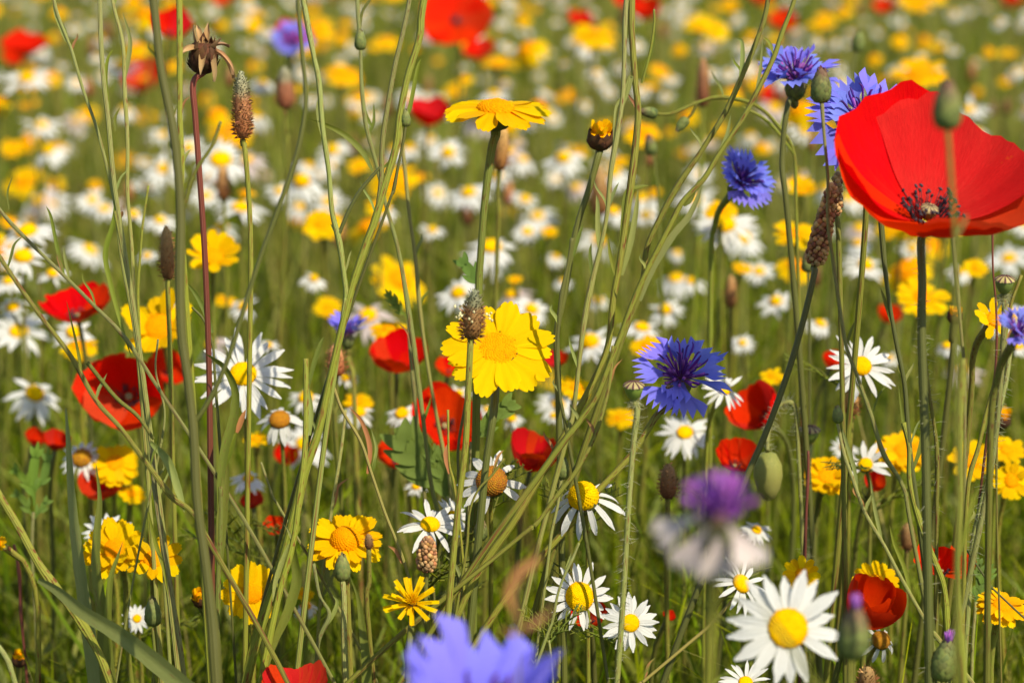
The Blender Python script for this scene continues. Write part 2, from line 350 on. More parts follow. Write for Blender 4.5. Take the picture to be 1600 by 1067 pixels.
def scaly(prof, n, sl, sw, lift=.25, b0=0.0, core=.97, seg=12, order='area', tipcurl=0.0, g=None, jit=0.0):
    """A rounded body (radius, height pairs from base to top) clothed in small overlapping scales."""
    g = g or np.random.default_rng(8); pr = np.array(prof, float); z0, z1 = pr[0, 1], pr[-1, 1]
    c = lathe([(max(r * core, .00005), z) for r, z in prof], seg); c[2][:, 0] = (c[0][:, 2] - z0) / (z1 - z0); c[2][:, 2] = .35
    ps = [c]; zs = np.linspace(z0, z1, 200); rs = np.interp(zs, pr[:, 1], pr[:, 0]); cum = np.cumsum(rs + 1e-6); cum /= cum[-1]
    for i in range(n):
        z = float(np.interp((i + .5) / n, cum, zs)); r = float(np.interp(z, pr[:, 1], pr[:, 0])); r2 = float(np.interp(min(z + sl * .5, z1), pr[:, 1], pr[:, 0]))
        t = Vector((r2 - r, 0, sl * .5)).normalized(); nn = Vector((t.z, 0, -t.x)); y = Vector((0, 1, 0)); k = g.uniform(.75, 1.2); w = sw * k / 2; l = sl * k
        p = Vector((r * .96, 0, z)); lf = lift * g.uniform(.6, 1.5)
        if jit:
            l *= 1.1 - .6 * (z - z0) / (z1 - z0)
            q = g.normal(0, jit); t, y = t * math.cos(q) + y * math.sin(q), y * math.cos(q) - t * math.sin(q)
        V = [p - y * w * .5, p + y * w * .5, p + t * l * .45 - y * w + nn * l * lf * .45, p + t * l * .45 + nn * l * (lf * .45 + .12), p + t * l * .45 + y * w + nn * l * lf * .45,
             p + t * l + nn * l * (lf + tipcurl)]
        F = [(0, 3, 2), (0, 1, 3), (1, 4, 3), (2, 3, 5), (3, 4, 5)]
        m = Matrix.Rotation(i * GA + g.uniform(-.15, .15), 3, 'Z')
        ps.append(piece([m @ v for v in V], F, [((z - z0) / (z1 - z0), 0, g.random())] * 6))
    return cat(ps)

DP = [(0, .55), (.15, .75), (.45, 1), (.8, .96), (.93, .74), (1, .42)]
MP = [(0, .34), (.25, .6), (.6, .92), (.85, 1), (.95, .92), (1, .78)]
HP = [(0, .7), (.3, .9), (.9, 1), (1, .94)]
g0 = np.random.default_rng(21)
def petal_set(kind, hi=True):
    out = []
    a, b = (9, 8) if hi else (4, 4)
    for i in range(9 if hi else 6):
        c = (0, -14, -40)[i % 3] + g0.uniform(-8, 8); j = g0.uniform(.88, 1.1)
        if kind == 'daisy': p = petal(1, .30 * j, DP, 6, c, .16, 2.6, 3, .025, .07, .06, a, b, g0.random(), twist=g0.uniform(-.25, .25), wave=.012, ph=i)
        elif kind == 'slim': p = petal(1, .22 * j, DP, 8, c - 6, .12, 2.6, 2, .02, .07, .12, a, b, g0.random(), twist=g0.uniform(-.4, .4), wave=.02, ph=i)
        elif kind == 'marigold': p = petal(1, .62 * j, MP, 3, c * .7, .15, 2.6, 3, .075, .022, .04, a, 12 if hi else 6, g0.random(), twist=g0.uniform(-.2, .2), wave=.018, ph=i)
        elif kind == 'hawkbit': p = petal(1, .17 * j, HP, 10, c * .5, .0, 2, 4, .03, .05, .12, a, 8, g0.random(), twist=g0.uniform(-.2, .2), wave=.012, ph=i)
        out.append(p)
    return out
PP = {k: petal_set(k) for k in ('daisy', 'slim', 'marigold', 'hawkbit')}
PL = {k: petal_set(k, False) for k in ('daisy', 'slim', 'marigold')}
CACHE = {}
def petal_mesh(kind, i, mat):
    k = (kind, i, mat)
    if k not in CACHE: CACHE[k] = mesh('petal', PP[kind][i], mat)
    return CACHE[k]
def disc_mesh(h, hi, mat):
    k = ('disc', round(h, 1), hi, mat)
    if k not in CACHE: CACHE[k] = mesh('disc', disc_piece(round(h, 1), 210 if hi else 40, True, 22 if hi else 12, mat == 'orange_disc'), mat)
    return CACHE[k]
def calyx_mesh(hi):
    k = ('calyx', hi)
    if k not in CACHE:
        pr = [(.12, -.95), (.35, -.85), (.75, -.6), (1.0, -.3), (1.02, 0)]
        CACHE[k] = mesh('calyx', scaly(pr, 46, .5, .4, .05) if hi else lathe(pr, 10), 'calyx')
    return CACHE[k]

def feather(L, n=9, seed=0):
    """A thread-leaved frond lying along +X."""
    g = np.random.default_rng(seed); ps = [tube([(0, 0, 0), (L * .5, 0, L * .06), (L, 0, L * .02)], [.0006, .0004, .0002], 4)]
    for i in range(n):
        t = (i + 1) / (n + 1); s = (-1) ** i; l = L * .38 * math.sin(math.pi * (t * .85 + .1)) * g.uniform(.7, 1.2)
        p = np.array([L * t, 0, L * .05]); q = p + np.array([l * .7, s * l * .8, g.uniform(-.2, .3) * l])
        ps.append(tube([p, (p + q) / 2 + np.array([0, 0, l * .06]), q], [.0005, .0004, .0002], 3, 0, g.random()))
        for u in (.45, .7):
            m = p + (q - p) * u; ps.append(tube([m, m + np.array([l * .34, -s * l * .1, l * .1])], [.0004, .0002], 3, 0, g.random()))
    return cat(ps)

def add_fronds(root, pts, k=2, seed=0):
    P = spline([Vector(p) for p in pts], 5); g = np.random.default_rng(seed)
    for i in range(k):
        q = P[int(len(P) * g.uniform(.35, .8))]
        key = ('frond', int(g.integers(0, 4)))
        if key not in CACHE: CACHE[key] = mesh('leaf', feather(.035, 10, key[1]), 'leaf')
        part('leaf', CACHE[key], root, Matrix.Translation(Vector(q) - root.location) @ Matrix.Rotation(g.uniform(0, 6.28), 4, 'Z') @ Matrix.Rotation(-g.uniform(.3, .9), 4, 'Y') @ Matrix.Scale(g.uniform(.7, 1.1), 4))

KN = {'daisy': ('daisy', 'daisy', 'white'), 'slim': ('daisy', 'daisy', 'white'), 'marigold': ('corn_marigold', 'marigold', 'yellow')}
def rayed(kind, px, py, w, d, n, label=None, droop=0, sd=6, npet=None, gaps=(), h=.4, dmat=None, drat=None, mat=None, spin=None, via=None, lean=None,
          stem='stem', sr=None, near=None, group=None, rings=1, lens=.07, fronds=2, name=None, cat_=None, calyx=True, kindname=None):
    near = d < 1.2 if near is None else near
    nm, ct, m0 = KN[kind]; mat = mat or m0
    P = at(px, py, d); Rr = w * d / 8000; yel = kind == 'marigold'
    drat = drat or (.34 if yel else .27); npet = npet or (15 if yel else 19); dmat = dmat or ('orange_disc' if yel else 'disc')
    rd = Rr * drat; spin = random.uniform(0, 6.28) if spin is None else spin
    z = Vector((n[0], -n[1], n[2])).normalized(); base = P - z * rd * 1.0
    pts = stalk(base, n, [at(*v) if len(v) == 3 else at(v[0], v[1], d) for v in via] if via else None, lean)
    root = thing(name or nm, cat_ or ct, label, pts[0], group, (px, py, w, d), kindname)
    sr = sr or (.0013 if yel else .0010)
    add_stem(root, pts, [sr * 1.3, sr, sr * .85, sr * (1.0 if not yel else 1.3)], stem, sides=8 if near else 5, per=5 if near else 3)
    H = facing(P - pts[0], n, spin)
    part('disc', disc_mesh(h, near, dmat), root, H @ Matrix.Scale(rd, 4))
    if calyx: part('calyx', calyx_mesh(near), root, H @ Matrix.Translation((0, 0, -rd * .26)) @ Matrix.Scale(rd * .96, 4))
    Ln = Rr - rd * .82
    def mats():
        for ring in range(rings):
            k = npet if ring == 0 else int(npet * .8)
            for i in range(k):
                a = 2 * math.pi * (i + .5 * ring) / k + random.uniform(-.09, .09)
                dg = math.degrees(a) % 360
                if any(x <= dg <= y for x, y in gaps) or (not yel and random.random() < .05): continue
                e = droop + (ring * 16) + random.gauss(0, sd) + (random.choice((-28, 18, -40)) if random.random() < .08 and sd > 4 else 0); l = Ln * (1 + random.uniform(-lens, lens)) * (1 - .14 * ring)
                yield Matrix.Rotation(a, 4, 'Z') @ Matrix.Translation((rd * .78, 0, rd * (.10 if yel else -.02) + random.uniform(-.04, .04) * rd + ring * rd * .05)) @ Matrix.Rotation(-R(e), 4, 'Y') @ Matrix.Rotation(random.gauss(0, .10), 4, 'X') @ Matrix.Scale(l, 4)
    pick = [0, 1, 3, 4, 6, 7] if droop > -25 else [1, 2, 4, 5, 7, 8]
    if near:
        for mm in mats(): part('petal', petal_mesh(kind, random.choice(pick), mat), root, H @ mm)
    else:
        part('petals', mesh('petals', cat([rnd(moved(random.choice(PL[kind]), mm), random.random()) for mm in mats()]), mat), root, H)
    if fronds and near and not yel: add_fronds(root, pts, fronds, int(px))
    return root

# cheap far heads: shared meshes, a few of each kind
def far_heads():
    out = {}
    for kind, mats_ in (('daisy', ('white', 'disc')), ('marigold', ('yellow', 'orange_disc'))):
        for v in range(6):
            ps = []; k = 13 if kind == 'daisy' else 11; dr = (-6, -16, -28, 4, -10, -38)[v]; rd = .28 if kind == 'daisy' else .34
            for i in range(k):
                a = 2 * math.pi * i / k + random.uniform(-.1, .1)
                ps.append(rnd(moved(random.choice(PL[kind]), Matrix.Rotation(a, 4, 'Z') @ Matrix.Translation((rd * .8, 0, 0)) @ Matrix.Rotation(-R(dr + random.gauss(0, 8)), 4, 'Y') @ Matrix.Scale(1 - rd * .8, 4)), random.random()))
            out[kind, v] = (mesh('petals', cat(ps), ('amber' if kind == 'marigold' and v == 1 else 'lemon' if kind == 'marigold' and v in (3, 5) else 'cream' if kind == 'daisy' and v == 2 else mats_[0])), mats_[1])
    return out
FAR = far_heads()

def simple_stem(root, hx, r, mat='stem'):
    """A light stem from the root's origin to the head (local coordinates)."""
    m = Vector((hx.x * .45 + random.uniform(-.01, .01), hx.y * .45, hx.z * .55))
    P = spline([Vector((0, 0, 0)), m, hx], 3)
    return part('stem', mesh('stem', tube(P, [r * 1.2, r], 4, 0, random.random(), False), mat), root)

def far_ray(kind, P, Rr, n, group=None, label=None, px=None, kindname=None, tiny=False):
    nm, ct, _ = KN[kind]; b = Vector((P.x + random.uniform(-.04, .04), P.y + random.uniform(-.02, .04), 0))
    root = thing(nm, ct, label, b, group, px, kindname)
    v = random.randrange(6); me, dm = FAR[kind, v]; rd = Rr * (.28 if kind == 'daisy' else .34)
    H = facing(P - b, n, random.uniform(0, 6.28)); simple_stem(root, P - b - (H.to_3x3() @ Vector((0, 0, 1))) * rd * .3, .0010, random.choice(['stem', 'stem', 'pale_stem']))
    part('petals', me, root, H @ Matrix.Scale(Rr, 4))
    part('disc', disc_mesh(.5 if kind == 'daisy' else .4, False, dm), root, H @ Matrix.Scale(rd, 4))
    return root

# ---- poppies
def poppy_petal(a0=8, a1=55, span=72, seed=0, ripple=.05, wr=.012, nu=26, nr=14, b=0.0, edge=.06):
    g = np.random.default_rng(seed); ph = g.uniform(0, 6.28, 6)
    r = np.linspace(.03, 1, nr + 1); u = np.linspace(-1, 1, nu + 1)
    fine = np.linspace(0, 1, 60); al = np.radians(a0 + (a1 - a0) * fine ** 1.1)
    X = np.concatenate([[0], np.cumsum(np.cos(al[:-1]) / 59)]); Z = np.concatenate([[0], np.cumsum(np.sin(al[:-1]) / 59)])
    sc = 1 / X[-1]
    rim = 1 - .13 * np.abs(u) ** 3 + edge * np.sin(2.3 * u + ph[0]) + edge * .4 * np.sin(9 * u + ph[1]) + edge * .25 * np.sin(21 * u + ph[2])
    rr = r[:, None] * rim[None]
    rho = np.interp(rr, fine, X) * sc + np.maximum(rr - 1, 0) * sc * math.cos(al[-1]); z = np.interp(rr, fine, Z) * sc + np.maximum(rr - 1, 0) * sc * math.sin(al[-1])
    th = np.radians(span) * u[None] * (1 + .04 * np.sin(5 * r[:, None] + ph[3]))
    z = z + ripple * rr ** 2 * np.sin(4.2 * u[None] + ph[4] + 1.5 * r[:, None]) + wr * rr ** 1.3 * np.sin(17 * u[None] + ph[5] + 2 * np.sin(3 * r[:, None])) + wr * .6 * rr * np.sin(37 * u[None] + ph[1] + 3 * r[:, None])
    V = np.stack([rho * np.cos(th), rho * np.sin(th), z], -1)
    A = np.stack(np.broadcast_arrays(r[:, None], u[None], b), -1)
    return piece(V.reshape(-1, 3), grid(nr, nu), A.reshape(-1, 3))

def pod_piece(nray=10):
    body = lathe([(.22, -.1), (.2, 0), (.34, .03), (.62, .3), (.86, .75), (1.0, 1.25), (.98, 1.5), (.86, 1.62), (.5, 1.66)], 20)
    cr = []
    for i in range(nray):
        a = 2 * math.pi * i / nray; hw = math.pi / nray
        for j, (o0, o1, c) in enumerate(((-hw * .36, hw * .36, .15), (hw * .36, hw * 1.64, .8))):
            rs = [.02, .4, .8, 1.06, 1.16]; zs = [2.02, 1.97, 1.82, 1.66, 1.50]; V = []; A = []
            for r_, z_ in zip(rs, zs):
                for k in range(4):
                    t = o0 + (o1 - o0) * k / 3; lift = .05 if (j == 0 and k in (1, 2)) else (0 if j == 0 else -.02)
                    rr = r_ * (1 - (.10 if j == 1 and k in (1, 2) and r_ > 1.1 else 0))
                    V.append((rr * math.cos(a + t), rr * math.sin(a + t), z_ + lift)); A.append((c, k / 3, .3))
            cr.append(piece(V, grid(4, 3), A))
    return body, cat(cr)
PODB, PODC = pod_piece()
POD_BODY = mesh('capsule', PODB, 'pod'); POD_CROWN = mesh('crown', PODC, 'pod_crown'); POD_DARK = mesh('capsule', PODB, 'anther'); CROWN_DARK = mesh('crown', PODC, 'anther')

def stamen_piece(n=64, r0=.16, L=.30, g=None):
    g = g or np.random.default_rng(4); ps = []
    for i in range(n):
        a = g.uniform(0, 6.283); e = R(g.uniform(38, 80)); l = L * g.uniform(.65, 1.15); r_ = r0 * g.uniform(.85, 1.1)
        p = np.array([r_ * math.cos(a), r_ * math.sin(a), .02]); q = p + l * np.array([math.cos(e) * math.cos(a), math.cos(e) * math.sin(a), math.sin(e)])
        ps.append(tube([p, (p + q) / 2 + [0, 0, l * .06], q], [.007, .006, .005], 4, 0, g.random()))
        ps.append(moved(lathe([(.003, -.030), (.016, -.015), (.018, .0), (.016, .018), (.003, .032)], 6, g.random()), Matrix.Translation(q) @ Matrix.Rotation(g.uniform(0, 3), 4, 'X')))
    return cat(ps)
STAMEN = mesh('stamens', stamen_piece(), 'anther'); STAMEN_LOW = mesh('stamens', stamen_piece(26, .15, .24), 'anther')

def poppy(px, py, w, d, n, label=None, cup=(8, 55), pitch=(0, 0, 0, 0), spin=0.0, sizes=(1, 1, 1, 1), via=None, lean=None, group=None, ripple=.12, near=None, seed=0, hairy=False, kindname=None, wr=.026, sr=.0012, stem='dark_stem', pspan=72, keep=(0, 1, 2, 3), centre=True):
    near = d < 1.3 if near is None else near
    P = at(px, py, d); Rr = w * d / 8000; z = Vector((n[0], -n[1], n[2])).normalized()
    pts = stalk(P - z * Rr * .06, n, [at(*v) if len(v) == 3 else at(v[0], v[1], d) for v in via] if via else None, lean, neck=.04)
    root = thing('poppy', 'poppy', label, pts[0], group, (px, py, w, d), kindname)
    st = add_stem(root, pts, [sr * 1.3, sr, sr * .9], stem, sides=7 if near else 5, per=5 if near else 3)
    if hairy: part('hairs', mesh('hairs', hairs(spline([Vector(p) - pts[0] for p in pts], 6), 130, .004, seed), 'hair'), root)
    H = facing(P - pts[0], n, spin)
    for k in keep:
        q = poppy_petal(cup[0], cup[1], pspan, seed * 7 + k, ripple, wr, 26 if near else 12, 14 if near else 7, random.random())
        part('petal', mesh('petal', q, 'red'), root, H @ Matrix.Rotation(R(90 * k), 4, 'Z') @ Matrix.Rotation(-R(pitch[k]), 4, 'Y') @ Matrix.Translation((0, 0, -.012 * Rr if k % 2 else 0)) @ Matrix.Scale(Rr * sizes[k], 4))
    if centre:
        part('stamens', STAMEN if near else STAMEN_LOW, root, H @ Matrix.Scale(Rr * (.80 if near else .7), 4))
        c = part('capsule', POD_BODY if near else POD_DARK, root, H @ Matrix.Translation((0, 0, .02 * Rr)) @ Matrix.Scale(Rr * .08, 4)); part('crown', POD_CROWN if near else CROWN_DARK, c)
    return root

def seed_pod(px, py, w, d, label, via=None, hairy=True, lean=None, r=.0011, n=(0, .1, 1), stem='pale_stem'):
    s = w * d / 8000 / 1.16
    P = at(px, py, d) - Vector((0, 0, s * .9)); z = Vector((n[0], -n[1], n[2])).normalized()
    pts = stalk(P, n, [at(*v) if len(v) == 3 else at(v[0], v[1], d) for v in via] if via else None, lean)
    root = thing('poppy_seed_head', 'seed head', label, pts[0])
    add_stem(root, pts, [r * 1.25, r, r * .95, r * 1.1], stem)
    if hairy: part('hairs', mesh('hairs', hairs(spline([Vector(p) - pts[0] for p in pts], 8), 330, .0042, int(px), .00009), 'hair'), root)
    H = facing(P - pts[0], n, .2)
    c = part('capsule', POD_BODY, root, H @ Matrix.Scale(s, 4)); part('crown', POD_CROWN, c)
    return root

# ---- cornflowers
def floret(lobes=6, seed=0, w=.40, hi=True, cup=.26, tl=.48, e1=-16):
    g = np.random.default_rng(seed)
    return petal(1, w * 2, [(0, .07), (.3, .13), (.48, .34), (.7, .72), (.85, .95), (1, 1.08)], 16, e1 + g.uniform(-10, 10), .10, 2, lobes, tl, .012, cup, 12 if hi else 6, lobes * 4 if hi else lobes * 2, g.random(), tfrom=.52, twist=g.uniform(-.3, .3), wave=.02, ph=seed)
FLO = [floret(4 + i % 3, i) for i in range(8)]; FLO_LOW = [floret(5, i, hi=False) for i in range(4)]; FLO_WIDE = [floret(5, i, .60, cup=.2, tl=.42, e1=-4) for i in range(6)]; FLO_SLIM = [floret(3, i, .27, cup=.4, tl=.3) for i in range(8)]
def inner_piece(n=34, seed=0, L=.50):
    g = np.random.default_rng(seed); ps = []
    for i in range(n):
        rr = .13 * math.sqrt((i + .5) / n); a = i * GA; e = R(88 - 55 * math.sqrt((i + .5) / n) + g.uniform(-8, 8)); l = L * g.uniform(.75, 1.15)
        p = np.array([rr * math.cos(a), rr * math.sin(a), .02]); dr = np.array([math.cos(e) * math.cos(a), math.cos(e) * math.sin(a), math.sin(e)])
        q = p + dr * l; c = q + np.array([-math.sin(a), math.cos(a), .4]) * l * g.uniform(-.12, .12) + dr * l * .12
        ps.append(tube(spline([p, p + dr * l * .55, q, c], 3), [.013, .015, .021, .020, .008], 6, 0, g.random()))
    return cat(ps)
def inner_short(n=26, seed=1):
    g = np.random.default_rng(seed); ps = []
    for i in range(n):
        rr = .17 * math.sqrt((i + .5) / n); a = i * GA + .4; e = R(84 - 55 * math.sqrt((i + .5) / n)); l = .34 * g.uniform(.8, 1.2)
        p = np.array([rr * math.cos(a), rr * math.sin(a), .02]); dr = np.array([math.cos(e) * math.cos(a), math.cos(e) * math.sin(a), math.sin(e)]); q = p + dr * l
        ps.append(tube([p, q * .6 + p * .4, q], [.016, .024, .038], 6, 0, g.random()))
        for k in range(4):
            t = np.array([math.cos(k * 1.57), math.sin(k * 1.57), .5]); ps.append(tube([q, q + t * .045], [.012, .003], 3, 0, g.random()))
    return cat(ps)
INNER = mesh('inner_florets', inner_piece(), 'violet'); SHORT = mesh('centre_florets', inner_short(), 'mauve')
INV = [(.035, -.62), (.16, -.58), (.25, -.42), (.27, -.26), (.21, -.08), (.15, .03)]
INVOL = mesh('calyx', scaly(INV, 60, .15, .13, .04), 'bud')

def cornflower(px, py, w, d, n, label=None, elev=(24, 10), nf=9, mat='blue', via=None, lean=None, near=None, spin=0.0, group=None, stem='stem', sr=.0013, seed=0, inner=('violet', 'mauve'), kindname=None, second=0, iscale=1.0, low=None, wide=False):
    near = d < 1.35 if near is None else near
    P = at(px, py, d); Rr = w * d / 8000; z = Vector((n[0], -n[1], n[2])).normalized()
    pts = stalk(P - z * Rr * .60, n, [at(*v) if len(v) == 3 else at(v[0], v[1], d) for v in via] if via else None, lean)
    root = thing('cornflower', 'cornflower', label, pts[0], group, (px, py, w, d), kindname)
    add_stem(root, pts, [sr * 1.4, sr, sr * .9, sr * 1.2], stem, sides=9)
    H = facing(P - pts[0], n, spin); g = random.Random(seed)
    k = 0
    for ring in range(2 if second else 1):
        m_ = nf if ring == 0 else second
        for i in range(m_):
            a = 2 * math.pi * (i + .4 * ring) / m_ + g.uniform(-.12, .12); e = elev[0] + ring * 22 + g.gauss(0, elev[1]); l = Rr * g.uniform(.86, 1.05) * (.8 if ring else 1)
            if low and math.cos(a - low[0]) > 0: e -= low[1] * math.cos(a - low[0])
            me_key = ('floret', near + 2 * wide, g.randrange(6 if near else 4), mat)
            if me_key not in CACHE: CACHE[me_key] = mesh('floret', (FLO_WIDE if wide else FLO_SLIM if mat == 'cream' else FLO if near else FLO_LOW)[me_key[2]], mat)
            part('floret', CACHE[me_key], root, H @ Matrix.Rotation(a, 4, 'Z') @ Matrix.Translation((Rr * .06, 0, 0)) @ Matrix.Rotation(-R(e), 4, 'Y') @ Matrix.Rotation(g.gauss(0, .2), 4, 'X') @ Matrix.Scale(l, 4))
    for nm, me, mt in (('inner_florets', INNER, inner[0]), ('centre_florets', SHORT, inner[1])):
        part(nm, me, root, H @ Matrix.Scale(Rr * iscale, 4))
    part('calyx', INVOL, root, H @ Matrix.Scale(Rr * .95, 4))
    return root

BUDP = [(.10, -.80), (.34, -.76), (.50, -.5), (.52, -.15), (.45, .25), (.31, .6), (.20, .82)]
BUD_MESH = {m: mesh('bud', scaly(BUDP, 84, .30, .26, .05), m) for m in ('bud', 'green_bud')}
def tuft(L=.5, n=12, seed=2):
    g = np.random.default_rng(seed)
    return cat([tube([(0, 0, .6), (.10 * math.cos(i * GA), .10 * math.sin(i * GA), .9), (.22 * math.cos(i * GA) * g.uniform(.4, 1), .22 * math.sin(i * GA) * g.uniform(.4, 1), .8 + L * g.uniform(.6, 1.1))], [.05, .07, .015], 5, 0, g.random()) for i in range(n)])
TUFT = mesh('florets', tuft(), 'mauve'); TUFT_BLUE = mesh('florets', tuft(.6, 9, 5), 'blue')

# ---- plantain spikes
def spike_piece(n=300, bulge=.5, g=None):
    pr = [(.05, 0), (.30, .03), (.46, .15), (.50, .35), (.46, .6), (.36, .85), (.16, .98), (.03, 1.02)]
    return pr
def beads(pr, n, s, g):
    z1 = pr[-1][1]; ps = [lathe([(max(a * .8, .00005), b) for a, b in pr], 10, .05)]; P_ = np.array(pr)
    for i in range(n):
        z = z1 * (i + .5) / n; r = float(np.interp(z, P_[:, 1], P_[:, 0])) * .9; k = s * g.uniform(.38, .6)
        b = lathe([(.05, -1), (.75, -.6), (1, 0), (.8, .6), (.35, .95), (.05, 1.05)], 7, g.random())
        ps.append(moved(b, Matrix.Rotation(i * GA + g.uniform(-.2, .2), 4, 'Z') @ Matrix.Translation((r, 0, z)) @ Matrix.Rotation(g.uniform(.3, 1.2), 4, 'Y') @ Matrix.Scale(k, 4)))
    return cat(ps)

def plantain(px, py, w, h, d, label, tilt=(0, .05, 1), via=None, lean=None, mat='spike', n=330, stamens=0, shape=None, r=.0010, stem='stem', seed=0, lift=1.1, name='plantain', cat_='plantain', scale_len=None):
    H_ = h * d / 4000; Wd = w * d / 4000; z = Vector((tilt[0], -tilt[1], tilt[2])).normalized()
    P = at(px, py, d) - z * H_ * .5
    pts = stalk(P, tilt, [at(*v) if len(v) == 3 else at(v[0], v[1], d) for v in via] if via else None, lean, neck=.02)
    root = thing(name, cat_, label, pts[0], None, (px, py, h, d))
    add_stem(root, pts, [r * 1.2, r, r], stem, sides=8, rib=.08)
    pr = shape or [(.10, 0), (.62, .03), (.92, .14), (1.0, .32), (.92, .58), (.72, .84), (.36, .97), (.06, 1.02)]
    pr = [(a * Wd / 2, b * H_) for a, b in pr]
    sl = scale_len or Wd * .17
    g = np.random.default_rng(seed + 50)
    part('flower_spike', mesh('flower_spike', beads(pr, n, scale_len, g), 'bead') if scale_len else mesh('flower_spike', scaly(pr, n, sl, sl * .5, lift, 0, .90, 12, tipcurl=.2, g=g, jit=.75), mat), root, facing(P - pts[0], tilt, seed))
    if stamens:
        ps = []
        for i in range(stamens):
            a = g.uniform(0, 6.28); zz = H_ * g.uniform(.38, .62); q = np.array([math.cos(a) * Wd * .45, math.sin(a) * Wd * .45, zz]); o = q + np.array([math.cos(a), math.sin(a), g.uniform(-.2, .4)]) * Wd * g.uniform(.2, .45)
            ps.append(tube([q, (q + o) / 2 + [0, 0, .0003], o], [.00007] * 3, 3)); ps.append(moved(lathe([(.0001, -.0007), (.0005, -.0002), (.0005, .0003), (.0001, .0009)], 6, .5), Matrix.Translation(o) @ Matrix.Rotation(g.uniform(0, 3), 4, 'X')))
        part('stamens', mesh('stamens', cat(ps), 'pollen'), root, facing(P - pts[0], tilt, seed))
    return root

# ---- stalks that run through the picture, given by the points they pass
KINK = random.Random(9)
def stalk_plant(name, cat_, label, path, width, d=1.0, mat='stem', leaves=(), branches=(), head=None, taper=(1.2, 1.0, .9), sides=9, rib=.09, to_ground=True, hair=0, group=None):
    """path: pixels from the top down, an optional third value is the depth. leaves: (path, width in px, material, twist). branches: (path, width, material)."""
    T = lambda p: at(p[0], p[1], p[2] if len(p) > 2 else d)
    path = [path[0]] + [(p[0] + KINK.gauss(0, 1.2), p[1]) + tuple(p[2:]) for p in path[1:]]
    pts = [T(p) for p in path]
    if to_ground: pts = ground_end(pts)
    pts = pts[::-1]
    root = thing(name, cat_, label, pts[0], group)
    r = width * d / 8000
    r *= .68; g = random.Random(path[0][0] * 31 + path[0][1])
    add_stem(root, pts, [r * float(np.interp(i / 15, [0, .5, 1], taper)) * (1 + g.uniform(-.10, .10) + (.28 if g.random() < .16 else 0)) for i in range(16)], mat, sides=sides, rib=rib, per=6)
    for _ in range((3 if len(path) > 9 else 2) if (len(path) > 5 and not hair) else 0):           # a small clasping leaf here and there
        i = g.randrange(1, len(path) - 1); x, y = path[i][:2]; s = g.choice((-1, 1)); L_ = g.uniform(26, 60)
        leaves = list(leaves) + [([(x, y), (x + s * L_ * .12, y - L_ * .4), (x + s * L_ * g.uniform(.2, .4), y - L_ * .75), (x + s * L_ * g.uniform(.25, .6), y - L_)], g.uniform(4, 7), g.choice(('leaf', 'pale_leaf', 'pale_leaf', 'dry_leaf')), (g.uniform(-60, 0), g.uniform(0, 70)))]
    for b in branches:
        bp = [T(p) for p in b[0]]; rb = b[1] * d / 8000 * .70
        part('branch', mesh('branch', tube(spline([q - pts[0] for q in bp], 6), [rb, rb * .95, rb * .8], sides, rib, random.random()), b[2] if len(b) > 2 else mat), root)
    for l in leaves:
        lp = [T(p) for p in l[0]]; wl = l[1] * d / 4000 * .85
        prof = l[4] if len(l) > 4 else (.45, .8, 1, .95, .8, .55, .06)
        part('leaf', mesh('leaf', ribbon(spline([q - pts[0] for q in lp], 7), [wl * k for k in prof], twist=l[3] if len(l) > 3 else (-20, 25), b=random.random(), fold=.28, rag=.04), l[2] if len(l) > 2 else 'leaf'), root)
    if hair: part('hairs', mesh('hairs', hairs(spline([q - pts[0] for q in pts], 8), hair, .0042, int(path[0][0]), .00009), 'hair'), root)
    return root

def add_bud(root, px, py, w, d, n, mat='bud', tufts=None, ts=1.0):
    P = at(px, py, d); s = w * d / 4000 / 1.04
    H = facing(P - root.location, n, .5) @ Matrix.Scale(s, 4)
    b = part('bud', BUD_MESH[mat], root, H)
    if tufts: part('florets', TUFT if tufts == 'mauve' else TUFT_BLUE, b, Matrix.Scale(ts, 4))
    return b

def lobed_leaf(P, w, lobes=3, up=(0, -1, .3), b=0.0, twist=(0, 0)):
    """A leaf cut into fingers: a midrib blade with lobes leaving it on both sides."""
    P = np.asarray(P, float); n = len(P); L = np.linalg.norm(P[-1] - P[0]); up = np.asarray(up, float); up /= np.linalg.norm(up)
    ps = [ribbon(P, [w * k for k in (.10, .16, .34, .52, .50, .34, .08)], up, .15, twist, b, 4)]; g = np.random.default_rng(int(b * 999))
    for k in range(lobes):
        for s in (-1, 1):
            u = .30 + .55 * k / max(1, lobes - 1) + .03 * s; i = min(n - 2, int(u * (n - 1))); t = P[i + 1] - P[i]; t = t / np.linalg.norm(t); sd = np.cross(t, up) * s
            l = w * (.62 if k < lobes - 1 else .45) * g.uniform(.85, 1.15); a = P[i] - t * w * .06 + up * .0003 * (k + 1)
            pts = spline([a, a + t * l * .4 + sd * l * .40, a + t * l * .95 + sd * l * .72 - up * l * .08], 5)
            ps.append(ribbon(pts, [w * .30, w * .34, w * .30, w * .20, w * .04], up, .12, (0, 12 * s), b, 4))
    return cat(ps)
